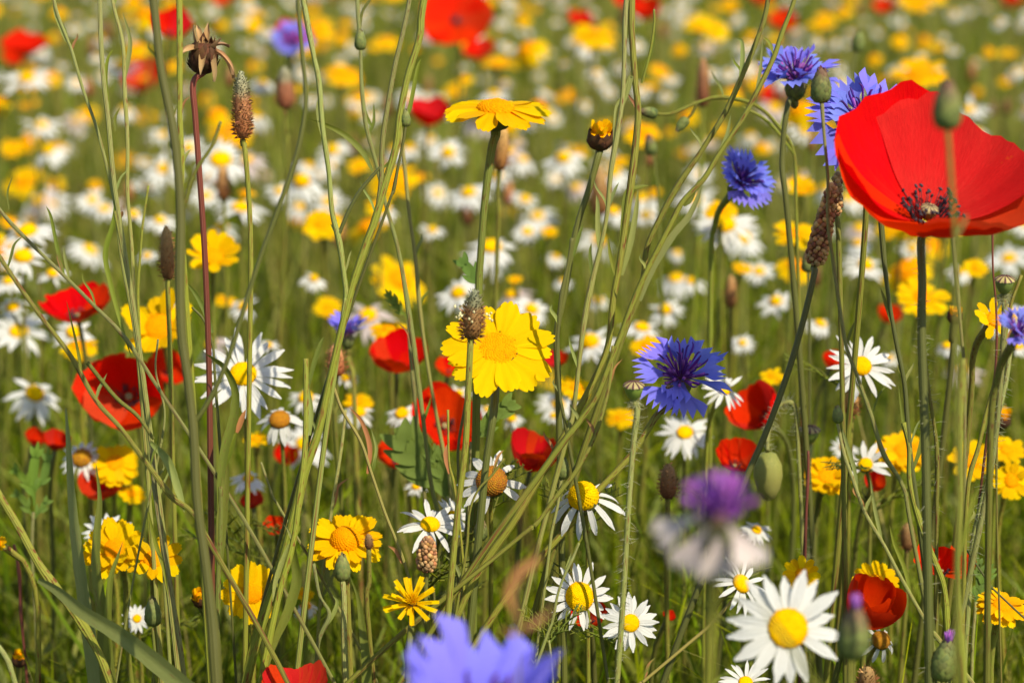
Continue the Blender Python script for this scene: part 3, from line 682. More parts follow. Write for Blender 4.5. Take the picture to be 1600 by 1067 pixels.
# ------------------------------------------------------------------ ground and grass
gme = bpy.data.meshes.new('ground')
gv = [(x, y, 0) for y in np.concatenate([[-300], np.linspace(-3, 14, 18), [40, 400]]) for x in np.concatenate([[-300, -40], np.linspace(-6, 6, 13), [40, 300]])]
gx = 17; gy = len(gv) // gx
gv = [(x, y, z + (.012 * math.sin(x * 2.1 + y) * math.cos(y * 1.7) - .006 if abs(x) < 7 and -4 < y < 15 else 0)) for x, y, z in gv]
gme.from_pydata(gv, [], [(i * gx + j, i * gx + j + 1, (i + 1) * gx + j + 1, (i + 1) * gx + j) for i in range(gy - 1) for j in range(gx - 1)])
gme.materials.append(gm); go = bpy.data.objects.new('ground', gme); COL.objects.link(go); go['kind'] = 'structure'

def blades(name, zones, hr, wr, seed, mat='grass', lean=.28, kind='stuff'):
    g = np.random.default_rng(seed); X, Y = [], []
    for (y0, y1, a, b, dens, inner) in zones:       # half width = a + b*y ; inner: leave out the strip already filled
        n = int(dens * ((a * (y1 - y0)) * 2 + b * (y1 ** 2 - y0 ** 2)))
        y = np.sqrt(g.uniform(y0 ** 2, y1 ** 2, n)) if b > a else g.uniform(y0, y1, n); x = g.uniform(-1, 1, n) * (a + b * y)
        if inner: k = np.abs(x) > inner[0] + inner[1] * y; x, y = x[k], y[k]
        X.append(x); Y.append(y)
    x = np.concatenate(X); y = np.concatenate(Y); n = len(x)
    h = g.uniform(hr[0], hr[1], n) * (.75 + .25 * g.random(n)); w = g.uniform(wr[0], wr[1], n); th = g.uniform(0, np.pi, n); az = g.uniform(0, 2 * np.pi, n); ln = h * np.abs(g.normal(0, lean, n))
    ts = np.array([0, .35, .7, 1.0]); ws = np.array([.8, 1, .75, .08]); b = g.random(n)
    c = np.stack([x[:, None] + np.cos(az)[:, None] * ln[:, None] * ts ** 2, y[:, None] + np.sin(az)[:, None] * ln[:, None] * ts ** 2, h[:, None] * (ts - .12 * ts ** 3)[None]], -1)
    s = np.stack([np.cos(th), np.sin(th), np.zeros(n)], -1)[:, None] * (w[:, None] * ws / 2)[..., None]
    V = np.stack([c - s, c + s], 2).reshape(-1, 3)
    i0 = (np.arange(n)[:, None] * 8 + np.arange(3) * 2).ravel(); F = np.stack([i0, i0 + 1, i0 + 3, i0 + 2], 1)
    me = bpy.data.meshes.new(name); me.vertices.add(len(V)); me.vertices.foreach_set('co', V.astype(np.float32).ravel())
    me.loops.add(F.size); me.loops.foreach_set('vertex_index', F.ravel().astype(np.int32)); me.polygons.add(len(F)); me.polygons.foreach_set('loop_start', np.arange(0, F.size, 4, dtype=np.int32))
    me.update(calc_edges=True)
    A = np.stack(np.broadcast_arrays(np.repeat(ts, 2)[None], np.tile([-1, 1], 4)[None], b[:, None]), -1).reshape(-1, 3)
    at_ = me.attributes.new('pv', 'FLOAT_VECTOR', 'POINT'); at_.data.foreach_set('vector', A.astype(np.float32).ravel())
    me.materials.append(M[mat]); o = bpy.data.objects.new(name, me); COL.objects.link(o); o['kind'] = kind
    return o
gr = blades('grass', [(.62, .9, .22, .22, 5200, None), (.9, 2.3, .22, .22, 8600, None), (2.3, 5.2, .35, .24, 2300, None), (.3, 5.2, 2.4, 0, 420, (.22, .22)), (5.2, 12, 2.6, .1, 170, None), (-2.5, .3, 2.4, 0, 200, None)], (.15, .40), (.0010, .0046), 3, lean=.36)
st_ = blades('dry_grass', [(1.5, 5.5, .3, .23, 520, None), (1.15, 1.5, .3, .23, 250, None), (5.5, 11, 2, .1, 90, None), (.5, 5.5, 2.2, 0, 60, (.25, .23))], (.28, .46), (.0012, .0032), 31, 'straw', .22)
st_['label'] = 'thin straw-coloured dry grass standing among the far flowers'; st_['category'] = 'grass'
gr['label'] = 'dense green and yellowish grass and thin stalks filling the meadow'; gr['category'] = 'grass'
lv = blades('undergrowth', [(.7, 2.4, .22, .22, 3400, None), (2.4, 5, .3, .24, 500, None)], (.08, .27), (.003, .008), 9, 'leaf', .7)
wd = blades('weeds', [(.85, 2.6, .22, .22, 1500, None), (2.6, 4.5, .3, .23, 260, None)], (.20, .38), (.004, .010), 19, 'leaf', .55)
w2 = blades('broad_weeds', [(.9, 2.2, .22, .22, 520, None)], (.12, .32), (.007, .015), 29, 'leaf', .8); w2['kind'] = 'stuff'; w2['label'] = 'low broad leaves among the stalks'; w2['category'] = 'undergrowth'
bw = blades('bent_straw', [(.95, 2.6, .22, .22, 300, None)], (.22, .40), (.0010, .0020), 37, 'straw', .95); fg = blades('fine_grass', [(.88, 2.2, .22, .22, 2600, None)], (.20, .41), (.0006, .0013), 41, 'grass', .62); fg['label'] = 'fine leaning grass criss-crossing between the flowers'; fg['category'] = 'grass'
bw['label'] = 'bent dry stalks caught among the green'; bw['category'] = 'dry grass'
wd['label'] = 'tangle of leaning green leaves between the stalks'; wd['category'] = 'undergrowth'
lv['label'] = 'low leafy undergrowth between the flower stalks'; lv['category'] = 'undergrowth'

# ------------------------------------------------------------------ corn marigolds
UPC = (0, .35, .93)
rayed('marigold', 778, 545, 186, 1.0, (.08, .64, .77), 'big lemon yellow marigold wide open in sharp focus with a broad orange-yellow disc', mat='lemon', npet=14, droop=-3, sd=4, spin=.3, h=.2, lens=.10, drat=.345, via=[(772, 640), (760, 720), (752, 800)], sr=.0016, stem='dark_stem')
rayed('marigold', 775, 172, 176, 1.04, (.03, .14, .98), 'yellow marigold seen edge-on, standing tall on a thick stalk with drooping petals', mat='yellow', droop=-8, sd=4, h=.45, via=[(768, 235), (757, 320), (751, 400), (748, 450), (745, 600)], sr=.0017, npet=14, spin=1.1)
rayed('marigold', 333, 402, 96, 1.25, (.1, .55, .8), 'cupped yellow marigold behind the dark red stalk', droop=28, sd=8, near=True, npet=12)
rayed('marigold', 248, 512, 136, 1.18, (-.05, .75, .62), 'large ragged yellow marigold half hidden behind green stalks', droop=24, sd=18, npet=11, near=True)
rayed('marigold', 124, 540, 66, 1.3, (0, .3, .95), droop=-14, near=False)
rayed('marigold', 180, 724, 86, 1.2, (.15, .6, .75), 'rounded yellow marigold touching a white daisy with a brown disc', droop=-14, rings=2, mat='lemon')
rayed('marigold', 178, 858, 104, 1.05, (-.1, .7, .7), 'deep yellow marigold in front of a white daisy, orange at its centre', mat='yellow', droop=6, sd=8, rings=2, near=True, npet=16)
rayed('marigold', 240, 874, 96, 1.02, (.1, .5, .85), 'tattered amber marigold below the deep yellow one, on a dark stalk', mat='yellow', droop=4, sd=12, near=True, npet=12)
rayed('marigold', 393, 927, 100, 1.04, (.12, .93, .35), 'yellow marigold cut by a thin upright stalk and a broad leaf', mat='lemon', droop=4, sd=5, npet=17, near=True)
rayed('marigold', 540, 846, 124, 1.03, (.05, .5, .86), 'double yellow marigold with a crowded centre beside the pale budded stalk', mat='yellow', droop=-4, sd=10, rings=2, npet=16, near=True, h=.9, drat=.4, via=[(542, 900), (545, 980)])
rayed('marigold', 512, 482, 48, 1.5, (0, .5, .85), droop=12)
rayed('marigold', 503, 352, 66, 1.5, (.0, .6, .8), droop=6)
rayed('marigold', 608, 514, 62, 1.28, (0, .35, .93), 'flat yellow marigold lying right above a red poppy cup', droop=-5)
rayed('marigold', 900, 606, 56, 1.2, (.1, .5, .8), droop=6, near=False)
rayed('marigold', 970, 652, 50, 1.35, (0, .5, .85))
rayed('marigold', 1290, 746, 84, 1.15, (.1, .6, .75), 'crumpled yellow marigold right of the hooked hairy stalk', droop=10, sd=14, rings=2)
rayed('marigold', 1410, 706, 88, 1.2, (.1, .5, .85), droop=0, rings=2, mat='amber', near=False)
rayed('marigold', 1518, 722, 78, 1.17, (-.1, .6, .8), droop=10, near=False)
rayed('marigold', 1572, 704, 62, 1.18, (.1, .5, .85), droop=5, near=False)
rayed('marigold', 1580, 752, 66, 1.14, (.0, .8, .5), droop=8, near=False)
rayed('marigold', 1565, 946, 88, 1.02, (.1, .35, .93), 'orange-yellow marigold behind a thin straight stalk, petals turned down', mat='amber', droop=-18, rings=2, near=True)
rayed('marigold', 1552, 500, 72, 1.03, (.25, .6, .6), 'yellow marigold with few long petals below the poppy seed head', mat='yellow', npet=9, droop=10, sd=14, near=True)
rayed('marigold', 1240, 366, 70, 1.35, (0, .5, .85), droop=8)
rayed('marigold', 1442, 466, 94, 1.35, (.1, .5, .85), droop=10)
rayed('marigold', 1252, 898, 62, 1.0, (0, .85, .5), 'yellow marigold peeping out behind the big white daisy', droop=8, near=True, npet=12)
rayed('marigold', 1368, 908, 76, 1.05, (.1, .5, .8), 'yellow marigold half hidden behind the folded red poppy', droop=10, near=True, npet=12)
rayed('marigold', 1127, 330, 56, 1.38, (0, .4, .9))
rayed('marigold', 1206, 588, 40, 1.25, (0, .4, .9), near=False)
rayed('marigold', 1524, 421, 42, 1.4, (0, .6, .8), droop=14)
rayed('marigold', 1012, 541, 58, 1.3, (0, .5, .9), near=False)
rayed('marigold', 206, 772, 46, 1.2, (.2, .4, .9), near=False)
rayed('marigold', 0, 850, 30, 1.05, (-.6, .5, .6), 'small amber marigold turned away at the edge of the picture', mat='amber', near=False)
rayed('marigold', 1252, 296, 54, 1.5, (0, .5, .85), droop=24)
rayed('marigold', 400, 686, 42, 1.25, (0, .4, .9), near=False)
rayed('marigold', 560, 628, 50, 1.3, (0, .5, .9), near=False)
rayed('marigold', 475, 928, 34, 1.12, (0, .4, .9), near=False)
for px, py, w, d in ((930, 56, 78, 2.1), (1436, 118, 92, 1.8), (778, 100, 66, 2.3), (536, 118, 66, 2.2), (498, 45, 58, 2.4), (1283, 38, 52, 2.5), (1432, 2, 60, 2.3), (36, 70, 42, 2.4), (150, 291, 30, 2.2), (2, 158, 42, 1.9), (1096, 42, 62, 2.5), (968, 252, 34, 2.0),
                    (1018, 135, 30, 2.4), (1575, 84, 34, 2.6), (655, 275, 34, 1.9), (352, 470, 40, 1.5), (560, 260, 40, 1.9), (45, 165, 36, 2.2), (20, 232, 44, 2.1), (80, 230, 40, 2.2), (1140, 8, 40, 2.8), (590, 322, 46, 1.6), (1160, 420, 34, 1.5), (858, 362, 30, 1.6), (805, 437, 26, 1.5), (1020, 300, 30, 1.9), (385, 300, 34, 1.6), (15, 345, 42, 1.5)):
    rayed('marigold', px, py, w, d, (random.uniform(-.2, .2), random.uniform(.1, .45), .9), droop=random.uniform(-10, 14), mat=random.choice(('yellow', 'yellow', 'amber')))
# half open marigold buds
def half_open(px, py, w, d, n, label, via=None, mat='amber'):
    P = at(px, py, d); s = w * d / 4000
    pts = stalk(P - Vector((0, 0, s * .35)), n, [at(*v) if len(v) == 3 else at(v[0], v[1], d) for v in via] if via else None, neck=.015)
    root = thing('marigold_bud', 'flower bud', label, pts[0], None, (px, py, w, d))
    add_stem(root, pts, [.0016, .0013, .0012, .0017], 'dark_stem')
    H = facing(P - pts[0], n) @ Matrix.Scale(s, 4)
    part('calyx', mesh('calyx', scaly([(.12, -.52), (.36, -.44), (.46, -.22), (.44, .0)], 44, .30, .28, .03), 'dried_cup'), root, H)
    for i in range(9):
        part('petal', petal_mesh('marigold', (0, 3, 6)[i % 3], mat), root, H @ Matrix.Rotation(i * .70, 4, 'Z') @ Matrix.Translation((.22, 0, -.1)) @ Matrix.Rotation(-R(72 + random.uniform(-10, 12)), 4, 'Y') @ Matrix.Scale(random.uniform(.5, .66), 4))
    part('disc', disc_mesh(.7, True, 'orange_disc'), root, H @ Matrix.Translation((0, 0, .1)) @ Matrix.Scale(.28, 4))
    return root
half_open(938, 212, 44, 1.03, (.1, .25, .95), 'half open marigold bud with a dark green cup, on a curving stalk', [(934, 246), (922, 290), (900, 360), (882, 460), (870, 520), (872, 600)])
half_open(313, 934, 30, 1.04, (-.3, .4, .85), 'small orange bud in a dark cup tucked behind the thick stalk')
half_open(1492, 492, 26, 1.1, (.1, .2, 1), 'slim orange bud opening from a brown cup, under the large red poppy')
half_open(30, 1028, 26, 1.1, (.1, .2, 1), 'small yellow bud low down in dark grass near the corner')
half_open(1565, 652, 34, 1.2, (.1, .2, 1), 'brown and orange bud above the cluster of yellow marigolds')

# hawkbit
def hawkbit(px, py, w, d, n, label):
    P = at(px, py, d); Rr = w * d / 8000; z = Vector((n[0], -n[1], n[2])).normalized()
    pts = stalk(P - z * Rr * .75, n, [at(640, 1000, d), at(637, 1060, d)])
    root = thing('hawkbit', 'hawkbit', label, pts[0]); add_stem(root, pts, [.0014, .0012, .0013], 'dark_stem')
    H = facing(P - pts[0], n)
    for ring, (k, e, l) in enumerate(((12, 8, 1.0), (9, 30, .85), (8, 55, .68))):
        for i in range(k):
            a = 2 * math.pi * (i + .5 * ring) / k + random.uniform(-.16, .16)
            part('petal', petal_mesh('hawkbit', random.choice((0, 1, 3, 4, 6)), 'lemon'), root, H @ Matrix.Rotation(a, 4, 'Z') @ Matrix.Translation((Rr * .05, 0, 0)) @ Matrix.Rotation(-R(e + random.gauss(0, 7)), 4, 'Y') @ Matrix.Scale(Rr * l * random.uniform(.9, 1.06), 4))
    fil = [tube(spline([(0, 0, 0), (.1 * math.cos(i * GA) * (i / 40) ** .5, .1 * math.sin(i * GA) * (i / 40) ** .5, .2), (.32 * math.cos(i * GA) * (i / 40) ** .5, .32 * math.sin(i * GA) * (i / 40) ** .5, .52 - .12 * i / 40)], 3), [.02, .03, .012], 5, 0, random.random()) for i in range(40)]
    part('inner_florets', mesh('inner_florets', cat(fil), 'yellow'), root, H @ Matrix.Scale(Rr, 4))
    part('calyx', mesh('calyx', scaly([(.05, -.75), (.16, -.7), (.24, -.4), (.26, -.1), (.22, .05)], 40, .2, .12, .03), 'calyx'), root, H @ Matrix.Scale(Rr, 4))
hawkbit(643, 943, 92, .97, (.02, .62, .78), 'small yellow hawkbit with narrow square-tipped petals in sharp focus')

# ------------------------------------------------------------------ daisies
rayed('slim', 380, 585, 158, 1.08, (.06, .70, .71), 'large white daisy with many slim petals behind upright stalks', npet=23, droop=-2, sd=9, h=.5, spin=.1)
rayed('slim', 1346, 572, 118, 1.08, (.06, .84, .54), 'white daisy with uneven narrow petals and gaps between them', npet=19, droop=-4, sd=14, h=.5, lens=.18)
rayed('slim', 912, 778, 150, 1.0, (-.10, .55, .83), 'white daisy with a tall egg-shaped yellow centre and hanging petals', npet=12, droop=-34, sd=12, h=1.1, drat=.33, spin=.5)
rayed('daisy', 905, 932, 118, 1.0, (.36, .86, .36), 'white daisy with round golden disc leaning on its smaller neighbour', npet=17, droop=-10, sd=12, h=.5, drat=.40, lens=.15)
rayed('daisy', 985, 973, 96, .985, (.20, .93, .30), 'small white daisy crossed by the hairy poppy stalk', npet=20, droop=-8, sd=8, h=.4, drat=.30)
rayed('daisy', 1231, 981, 192, .84, (.03, .92, .40), 'biggest white daisy, close by and softly blurred', npet=18, droop=-4, sd=6, h=.35, drat=.33, spin=.2)
rayed('slim', 1158, 912, 104, .97, (.50, .62, .58), 'white daisy turned sideways next to the biggest daisy', npet=15, droop=-6, sd=12, h=.6, drat=.3)
rayed('slim', 672, 820, 112, 1.02, (.10, .45, .88), 'white daisy seen from the side with slim petals, above the dark seed spike', npet=16, droop=-8, sd=10, h=.55, drat=.28)
rayed('daisy', 768, 752, 124, 1.02, (.02, .82, .56), 'ageing white daisy with a browned disc and petals hanging down', npet=14, droop=-24, sd=10, h=.8, dmat='brown_disc', drat=.40, gaps=[(60, 120)])
rayed('daisy', 437, 656, 92, 1.12, (0, .60, .80), 'white daisy with ochre disc and petals bent downward', npet=15, droop=-34, sd=8, h=.6, dmat='brown_disc', drat=.36, near=True)
rayed('daisy', 128, 716, 82, 1.2, (0, .75, .65), 'white daisy with a brown disc beside the rounded marigold', npet=15, droop=-20, h=.6, dmat='brown_disc', drat=.38)
rayed('daisy', 1352, 726, 88, 1.12, (-.25, .65, .70), 'white daisy with broad petals fanned to one side', npet=12, droop=2, sd=12, h=.5, gaps=[(150, 230)])
rayed('slim', 1376, 1000, 90, 1.03, (.15, .7, .6), 'wilting white daisy with a few petals hanging below its disc', npet=9, droop=-42, sd=12, h=.7, dmat='brown_disc', drat=.34)
rayed('daisy', 214, 966, 50, 1.1, (.1, .85, .5), 'small neat white daisy next to a closed green bud', npet=15, droop=-5)
rayed('daisy', 1070, 676, 96, 1.22, (-.05, .6, .8), droop=-20, near=False)
rayed('daisy', 168, 832, 80, 1.12, (0, .6, .8), 'white daisy showing only its top petals behind the deep yellow marigold', droop=0)
rayed('daisy', 478, 946, 52, 1.15, (.1, .4, .9), droop=-50, dmat='orange_disc', near=False)
rayed('daisy', 1182, 828, 60, 1.15, (.2, .5, .85), droop=-20, near=False)
rayed('slim', 1165, 1066, 84, 1.0, (0, .6, .8), 'white daisy at the lower edge under the biggest daisy', droop=4)
rayed('slim', 1132, 608, 78, 1.12, (.3, .6, .7), 'white daisy peeping out behind the large blue cornflower', droop=-6)
rayed('daisy', 708, 805, 66, 1.06, (.4, .5, .7), 'white daisy half hidden by two upright stalks', droop=-6, near=True)
DA = [(922, 536, 92, 1.4), (36, 402, 88, 1.35), (42, 364, 106, 1.42), (82, 428, 56, 1.4), (1132, 352, 106, 1.4), (1352, 416, 84, 1.5), (768, 386, 90, 1.5), (880, 248, 80, 1.8), (345, 250, 96, 1.6), (377, 325, 92, 1.55), (732, 302, 84, 1.7), (820, 312, 52, 1.8),
      (472, 285, 80, 1.65), (42, 124, 90, 1.9), (188, 104, 62, 2.1), (76, 236, 74, 1.9), (250, 345, 62, 1.6), (208, 335, 50, 1.6), (490, 436, 52, 1.5), (716, 458, 80, 1.45), (830, 484, 66, 1.45), (1040, 485, 66, 1.5), (1003, 512, 74, 1.4), (1080, 440, 62, 1.6), (1282, 506, 58, 1.45),
      (1186, 424, 56, 1.65), (1160, 536, 46, 1.45), (1212, 472, 68, 1.5), (824, 362, 54, 1.7), (868, 402, 42, 1.7), (700, 240, 66, 1.9), (520, 236, 66, 1.9), (958, 330, 62, 1.7), (1010, 338, 50, 1.75), (388, 748, 66, 1.2), (560, 644, 70, 1.25), (478, 622, 66, 1.3), (628, 646, 60, 1.22), (716, 616, 52, 1.3),
      (800, 655, 46, 1.3), (410, 130, 50, 2.0), (1500, 424, 50, 1.6), (1590, 540, 50, 1.3), (380, 480, 60, 1.45), (115, 520, 76, 1.32), (14, 440, 60, 1.42), (560, 160, 44, 2.2), (1425, 390, 52, 1.7), (1390, 560, 40, 1.5), (540, 590, 44, 1.3), (650, 760, 40, 1.2), (935, 470, 42, 1.6), (880, 440, 40, 1.6), (640, 232, 50, 2.0), (1058, 395, 36, 1.75),
      (295, 232, 60, 1.9), (120, 130, 44, 2.2), (160, 60, 36, 2.4), (230, 400, 40, 1.5), (1320, 700, 50, 1.25), (760, 640, 36, 1.35), (1340, 380, 56, 1.65), (436, 300, 54, 1.75), (600, 330, 50, 1.7), (675, 360, 46, 1.65), (1480, 540, 46, 1.35), (20, 480, 60, 1.38), (865, 650, 36, 1.35), (420, 540, 40, 1.35)]
for px, py, w, d in DA:
    r_ = random.Random(px * 7 + py)
    rayed('daisy', px, py, w, d, (r_.uniform(-.25, .25), r_.uniform(.2, .6), r_.uniform(.75, .95)), droop=r_.choice((-8, -18, -28, -38, -2)), drat=r_.choice((.29, .33, .36)), h=r_.choice((.5, .7, .9)), npet=r_.choice((15, 17, 19)), near=False)

# ------------------------------------------------------------------ poppies
poppy(1447, 345, 326, .93, (.13, .42, .90), 'large wide open red poppy, biggest flower of all, with dark stamens', cup=(14, 60), spin=R(40), pitch=(2, 0, -4, -2), sizes=(1.0, 1.04, 1.04, 1.0), ripple=.10, seed=3, via=[(1441, 440), (1440, 520), (1446, 700), (1450, 900)], sr=.0016, hairy=True, pspan=70, near=True, wr=.022)
poppy(714, 36, 112, 2.0, (-.05, .75, .62), 'blurred orange-red poppy facing us at the top with a black middle', cup=(15, 30), seed=5)
poppy(668, 196, 68, 1.75, (.1, .3, .95), cup=(20, 75), seed=6)
poppy(122, 498, 110, 1.25, (-.1, .25, .95), 'red poppy seen from the side beside a cluster of white daisies', cup=(10, 58), seed=7, spin=.4)
poppy(203, 622, 138, 1.2, (-.05, .84, .55), 'red poppy crossed by green stalks, its lower petal facing us', cup=(14, 50), seed=8, pitch=(8, 22, -14, 4), spin=R(-20), ripple=.18)
poppy(262, 585, 66, 1.3, (.3, .6, .7), 'smaller red poppy tucked behind the crossing stalks', cup=(20, 60), seed=9)
poppy(620, 580, 92, 1.25, (.05, .30, .95), 'red poppy cup carrying a flat yellow marigold above it', cup=(18, 70), seed=10)
poppy(694, 668, 112, 1.2, (.15, .75, .65), 'crumpled red poppy right of the lobed green leaf, dark at its heart', cup=(10, 55), seed=11, ripple=.14, spin=.7, pitch=(10, -5, 10, 0))
poppy(828, 736, 82, 1.15, (.2, .25, .9), 'rounded red poppy cup below the big yellow marigold', cup=(25, 82), seed=12)
poppy(1200, 655, 84, 1.2, (-.55, .5, .6), 'folded red poppy seen side-on between two dark stalks', cup=(25, 80), seed=13, ripple=.1)
poppy(1147, 730, 70, 1.15, (.1, .5, .85), 'orange-red poppy just above the bleached cornflower', cup=(20, 70), seed=14)
poppy(1342, 978, 96, 1.02, (.35, .35, .8), 'folded red poppy right of the biggest daisy', cup=(25, 95), seed=15, ripple=.10, pitch=(10, 0, 5, 20), spin=.3, near=True)
poppy(1470, 896, 92, 1.05, (.0, .35, .95), 'red poppy with one petal standing upright among stalks', cup=(20, 50), seed=16, pitch=(-10, 62, 0, 0), spin=R(0), keep=(0, 1, 2), near=True)
poppy(462, 1098, 104, .98, (0, .1, 1), 'dark red poppy cut off by the lower edge', cup=(15, 70), seed=17, spin=.3, ripple=.1, near=True)
poppy(922, 972, 60, 1.05, (-.1, .4, .9), 'small red poppy hidden under two white daisies', cup=(15, 60), seed=18)
poppy(160, 776, 70, 1.2, (0, .4, .9), 'red poppy underneath the rounded yellow marigold', cup=(20, 70), seed=19)
for i, (px, py, w, d) in enumerate(((52, 694, 36, 1.3), (86, 702, 44, 1.25), (701, 582, 46, 1.3), (265, 55, 70, 1.7), (446, 720, 40, 1.35), (617, 724, 62, 1.25), (395, 792, 40, 1.2), (432, 828, 40, 1.15), (1298, 574, 40, 1.3), (1384, 502, 40, 1.5), (1362, 762, 36, 1.15), (1043, 966, 22, 1.1),
                                  (750, 92, 54, 2.3), (980, 6, 44, 2.6), (1015, 30, 46, 2.5), (1190, 6, 50, 2.8), (1222, 46, 44, 2.5), (455, 72, 62, 1.95), (905, 42, 40, 2.3), (1575, 10, 40, 3), (1385, 20, 36, 3.0), (355, 5, 40, 2.8), (20, 100, 40, 2.6), (868, 572, 40, 1.25))):
    r_ = random.Random(px)
    poppy(px, py, w, d, (r_.uniform(-.3, .3), r_.uniform(.2, .7), .8), cup=(18, r_.uniform(50, 85)), seed=30 + i, near=False)

# ------------------------------------------------------------------ cornflowers
cornflower(1064, 588, 152, 1.0, (.08, .60, .80), 'large bright blue cornflower in sharp focus with a dark violet heart', elev=(6, 8), nf=8, second=2, via=[(1030, 645), (985, 712), (930, 772), (880, 832), (800, 922), (740, 1010)], sr=.0014, seed=4, low=(-1.6, 14))
cornflower(1243, 122, 134, 1.08, (-.05, .40, .92), 'upper blue cornflower above the reddish closed bud', elev=(14, 10), nf=9, second=4, seed=5, via=[(1232, 160), (1222, 250), (1230, 330)], stem='dark_stem', near=True)
cornflower(1348, 196, 180, .99, (-.15, .72, .66), 'blue cornflower half hidden behind the large red poppy', elev=(8, 10), nf=10, second=3, seed=6)
cornflower(1158, 284, 110, 1.12, (.40, .62, .66), 'deep blue cornflower turned away, above a white daisy', elev=(18, 14), nf=9, second=6, seed=7, near=True)
cornflower(543, 522, 82, 1.2, (0, .15, .98), 'dark blue cornflower seen from the side behind the slanting stem', elev=(34, 10), nf=8, seed=8, near=True, via=[(552, 590), (556, 700)])
cornflower(762, 1172, 385, .68, (.0, .35, .95), 'close blurred blue cornflower cut off by the lower edge', elev=(42, 6), nf=6, second=0, seed=12, wide=True, spin=.75)
cornflower(1592, 520, 88, .90, (.2, .6, .7), 'blurred blue cornflower cut off by the edge below the red poppy', elev=(20, 12), nf=9, seed=10)
cornflower(455, 70, 76, 1.9, (0, .5, .85), 'far blurred blue cornflower in front of a red poppy', elev=(24, 10), nf=8, seed=11)
bc = cornflower(1122, 802, 226, .60, (.03, .22, .97), 'blurred fading cornflower with a purple crown and hanging bleached petals', elev=(-52, 14), nf=10, mat='cream', seed=13, second=0, iscale=.9, inner=('violet', 'mauve'))
for i in range(9):
    part('floret', mesh('floret', FLO_SLIM[i % 8], 'mauve'), bc, facing(at(1122, 802, .60) - bc.location, (.03, .22, .97)) @ Matrix.Rotation(i * .7, 4, 'Z') @ Matrix.Translation((.002, 0, 0)) @ Matrix.Rotation(-R(random.uniform(28, 62)), 4, 'Y') @ Matrix.Scale(.0095, 4))

# poppy seed heads, nodding bud
seed_pod(990, 611, 35, .965, 'green poppy seed head with striped crown under the large blue cornflower', via=[(996, 640), (990, 690), (983, 780), (978, 860), (972, 960), (964, 1066)])
seed_pod(1569, 446, 34, .985, 'green poppy seed head with dark ribbed crown under the large red poppy', via=[(1570, 480), (1566, 560), (1556, 680), (1540, 780), (1515, 900)], hairy=True)
seed_pod(1265, 680, 34, 1.12, 'blurred green poppy seed head behind the hooked hairy stalk', hairy=False)
nb = stalk_plant('poppy_bud', 'poppy bud', 'nodding hairy poppy bud hanging from a hooked stalk', [(1199, 704), (1201, 680), (1206, 655), (1217, 634), (1230, 628), (1241, 637), (1246, 670), (1250, 760), (1255, 870), (1256, 960)], 10, 1.09, 'pale_stem', hair=330, taper=(1.1, 1, .95))
PB = at(1200, 744, 1.09)
part('bud', mesh('bud', scaly([(.1, -1), (.36, -.9), (.56, -.45), (.58, .0), (.46, .5), (.24, .9), (.05, 1.0)], 40, .10, .05, .25, core=1.0, seg=18), 'poppy_bud'), nb, facing(PB - nb.location, (.05, 0, -1)) @ Matrix.Scale(.0108, 4))

# plantains and seed spikes
plantain(378, 166, 27, 106, 1.0, 'upright plantain spike, green-grey tip over rusty brown, on a thin bare stalk', via=[(383, 235), (390, 330), (392, 420), (390, 560), (388, 700), (384, 960)], n=760, seed=1)
plantain(739, 492, 34, 80, .97, 'plantain spike with cream stamens in front of the big yellow marigold', tilt=(.08, .05, 1), via=[(735, 540), (731, 620), (727, 700), (715, 800), (700, 960)], n=460, stamens=22, seed=2, r=.0012, shape=[(.2, 0), (.7, .04), (1, .2), (.95, .42), (.80, .6), (.62, .8), (.34, .96), (.05, 1.02)])
plantain(1287, 352, 32, 126, .98, 'tall brown seed spike leaning, with round capsules, on a dark stalk', tilt=(.20, .05, 1), via=[(1272, 430), (1250, 520), (1225, 600), (1195, 680), (1160, 760)], n=190, mat='brown_spike', lift=.25, seed=3, shape=[(.5, 0), (.95, .06), (1, .25), (.86, .5), (.66, .75), (.5, .95), (.1, 1.02)], stem='dark_stem', r=.0011, scale_len=.0022)
plantain(1307, 305, 16, 66, 1.02, 'narrow brown seed spike close behind the leaning one, with cream flecks at its tip', n=60, mat='brown_spike', seed=4, stamens=7, scale_len=.0022, via=[(1309, 350), (1312, 430), (1316, 600)])
plantain(445, 138, 28, 66, 1.35, 'blurred brown plantain spike right of the dried flower head', seed=5, n=180)
plantain(1098, 130, 22, 76, 1.45, 'blurred brown plantain spike among curled buds, far back', mat='brown_spike', seed=6, n=160)
plantain(667, 866, 30, 54, 1.0, 'short stubby dark seed spike above the hawkbit', mat='brown_spike', seed=7, n=110, scale_len=.0020, lift=.35, tilt=(.05, .05, 1))
plantain(261, 396, 24, 86, 1.06, 'slim brown plantain spike beside the cupped yellow marigold', mat='brown_spike', seed=8, n=240, via=[(262, 450), (266, 560), (270, 720)])
plantain(784, 232, 24, 70, 1.2, 'dark plantain spike behind the stalk of the edge-on marigold', mat='brown_spike', seed=9, n=190, tilt=(.1, 0, 1))
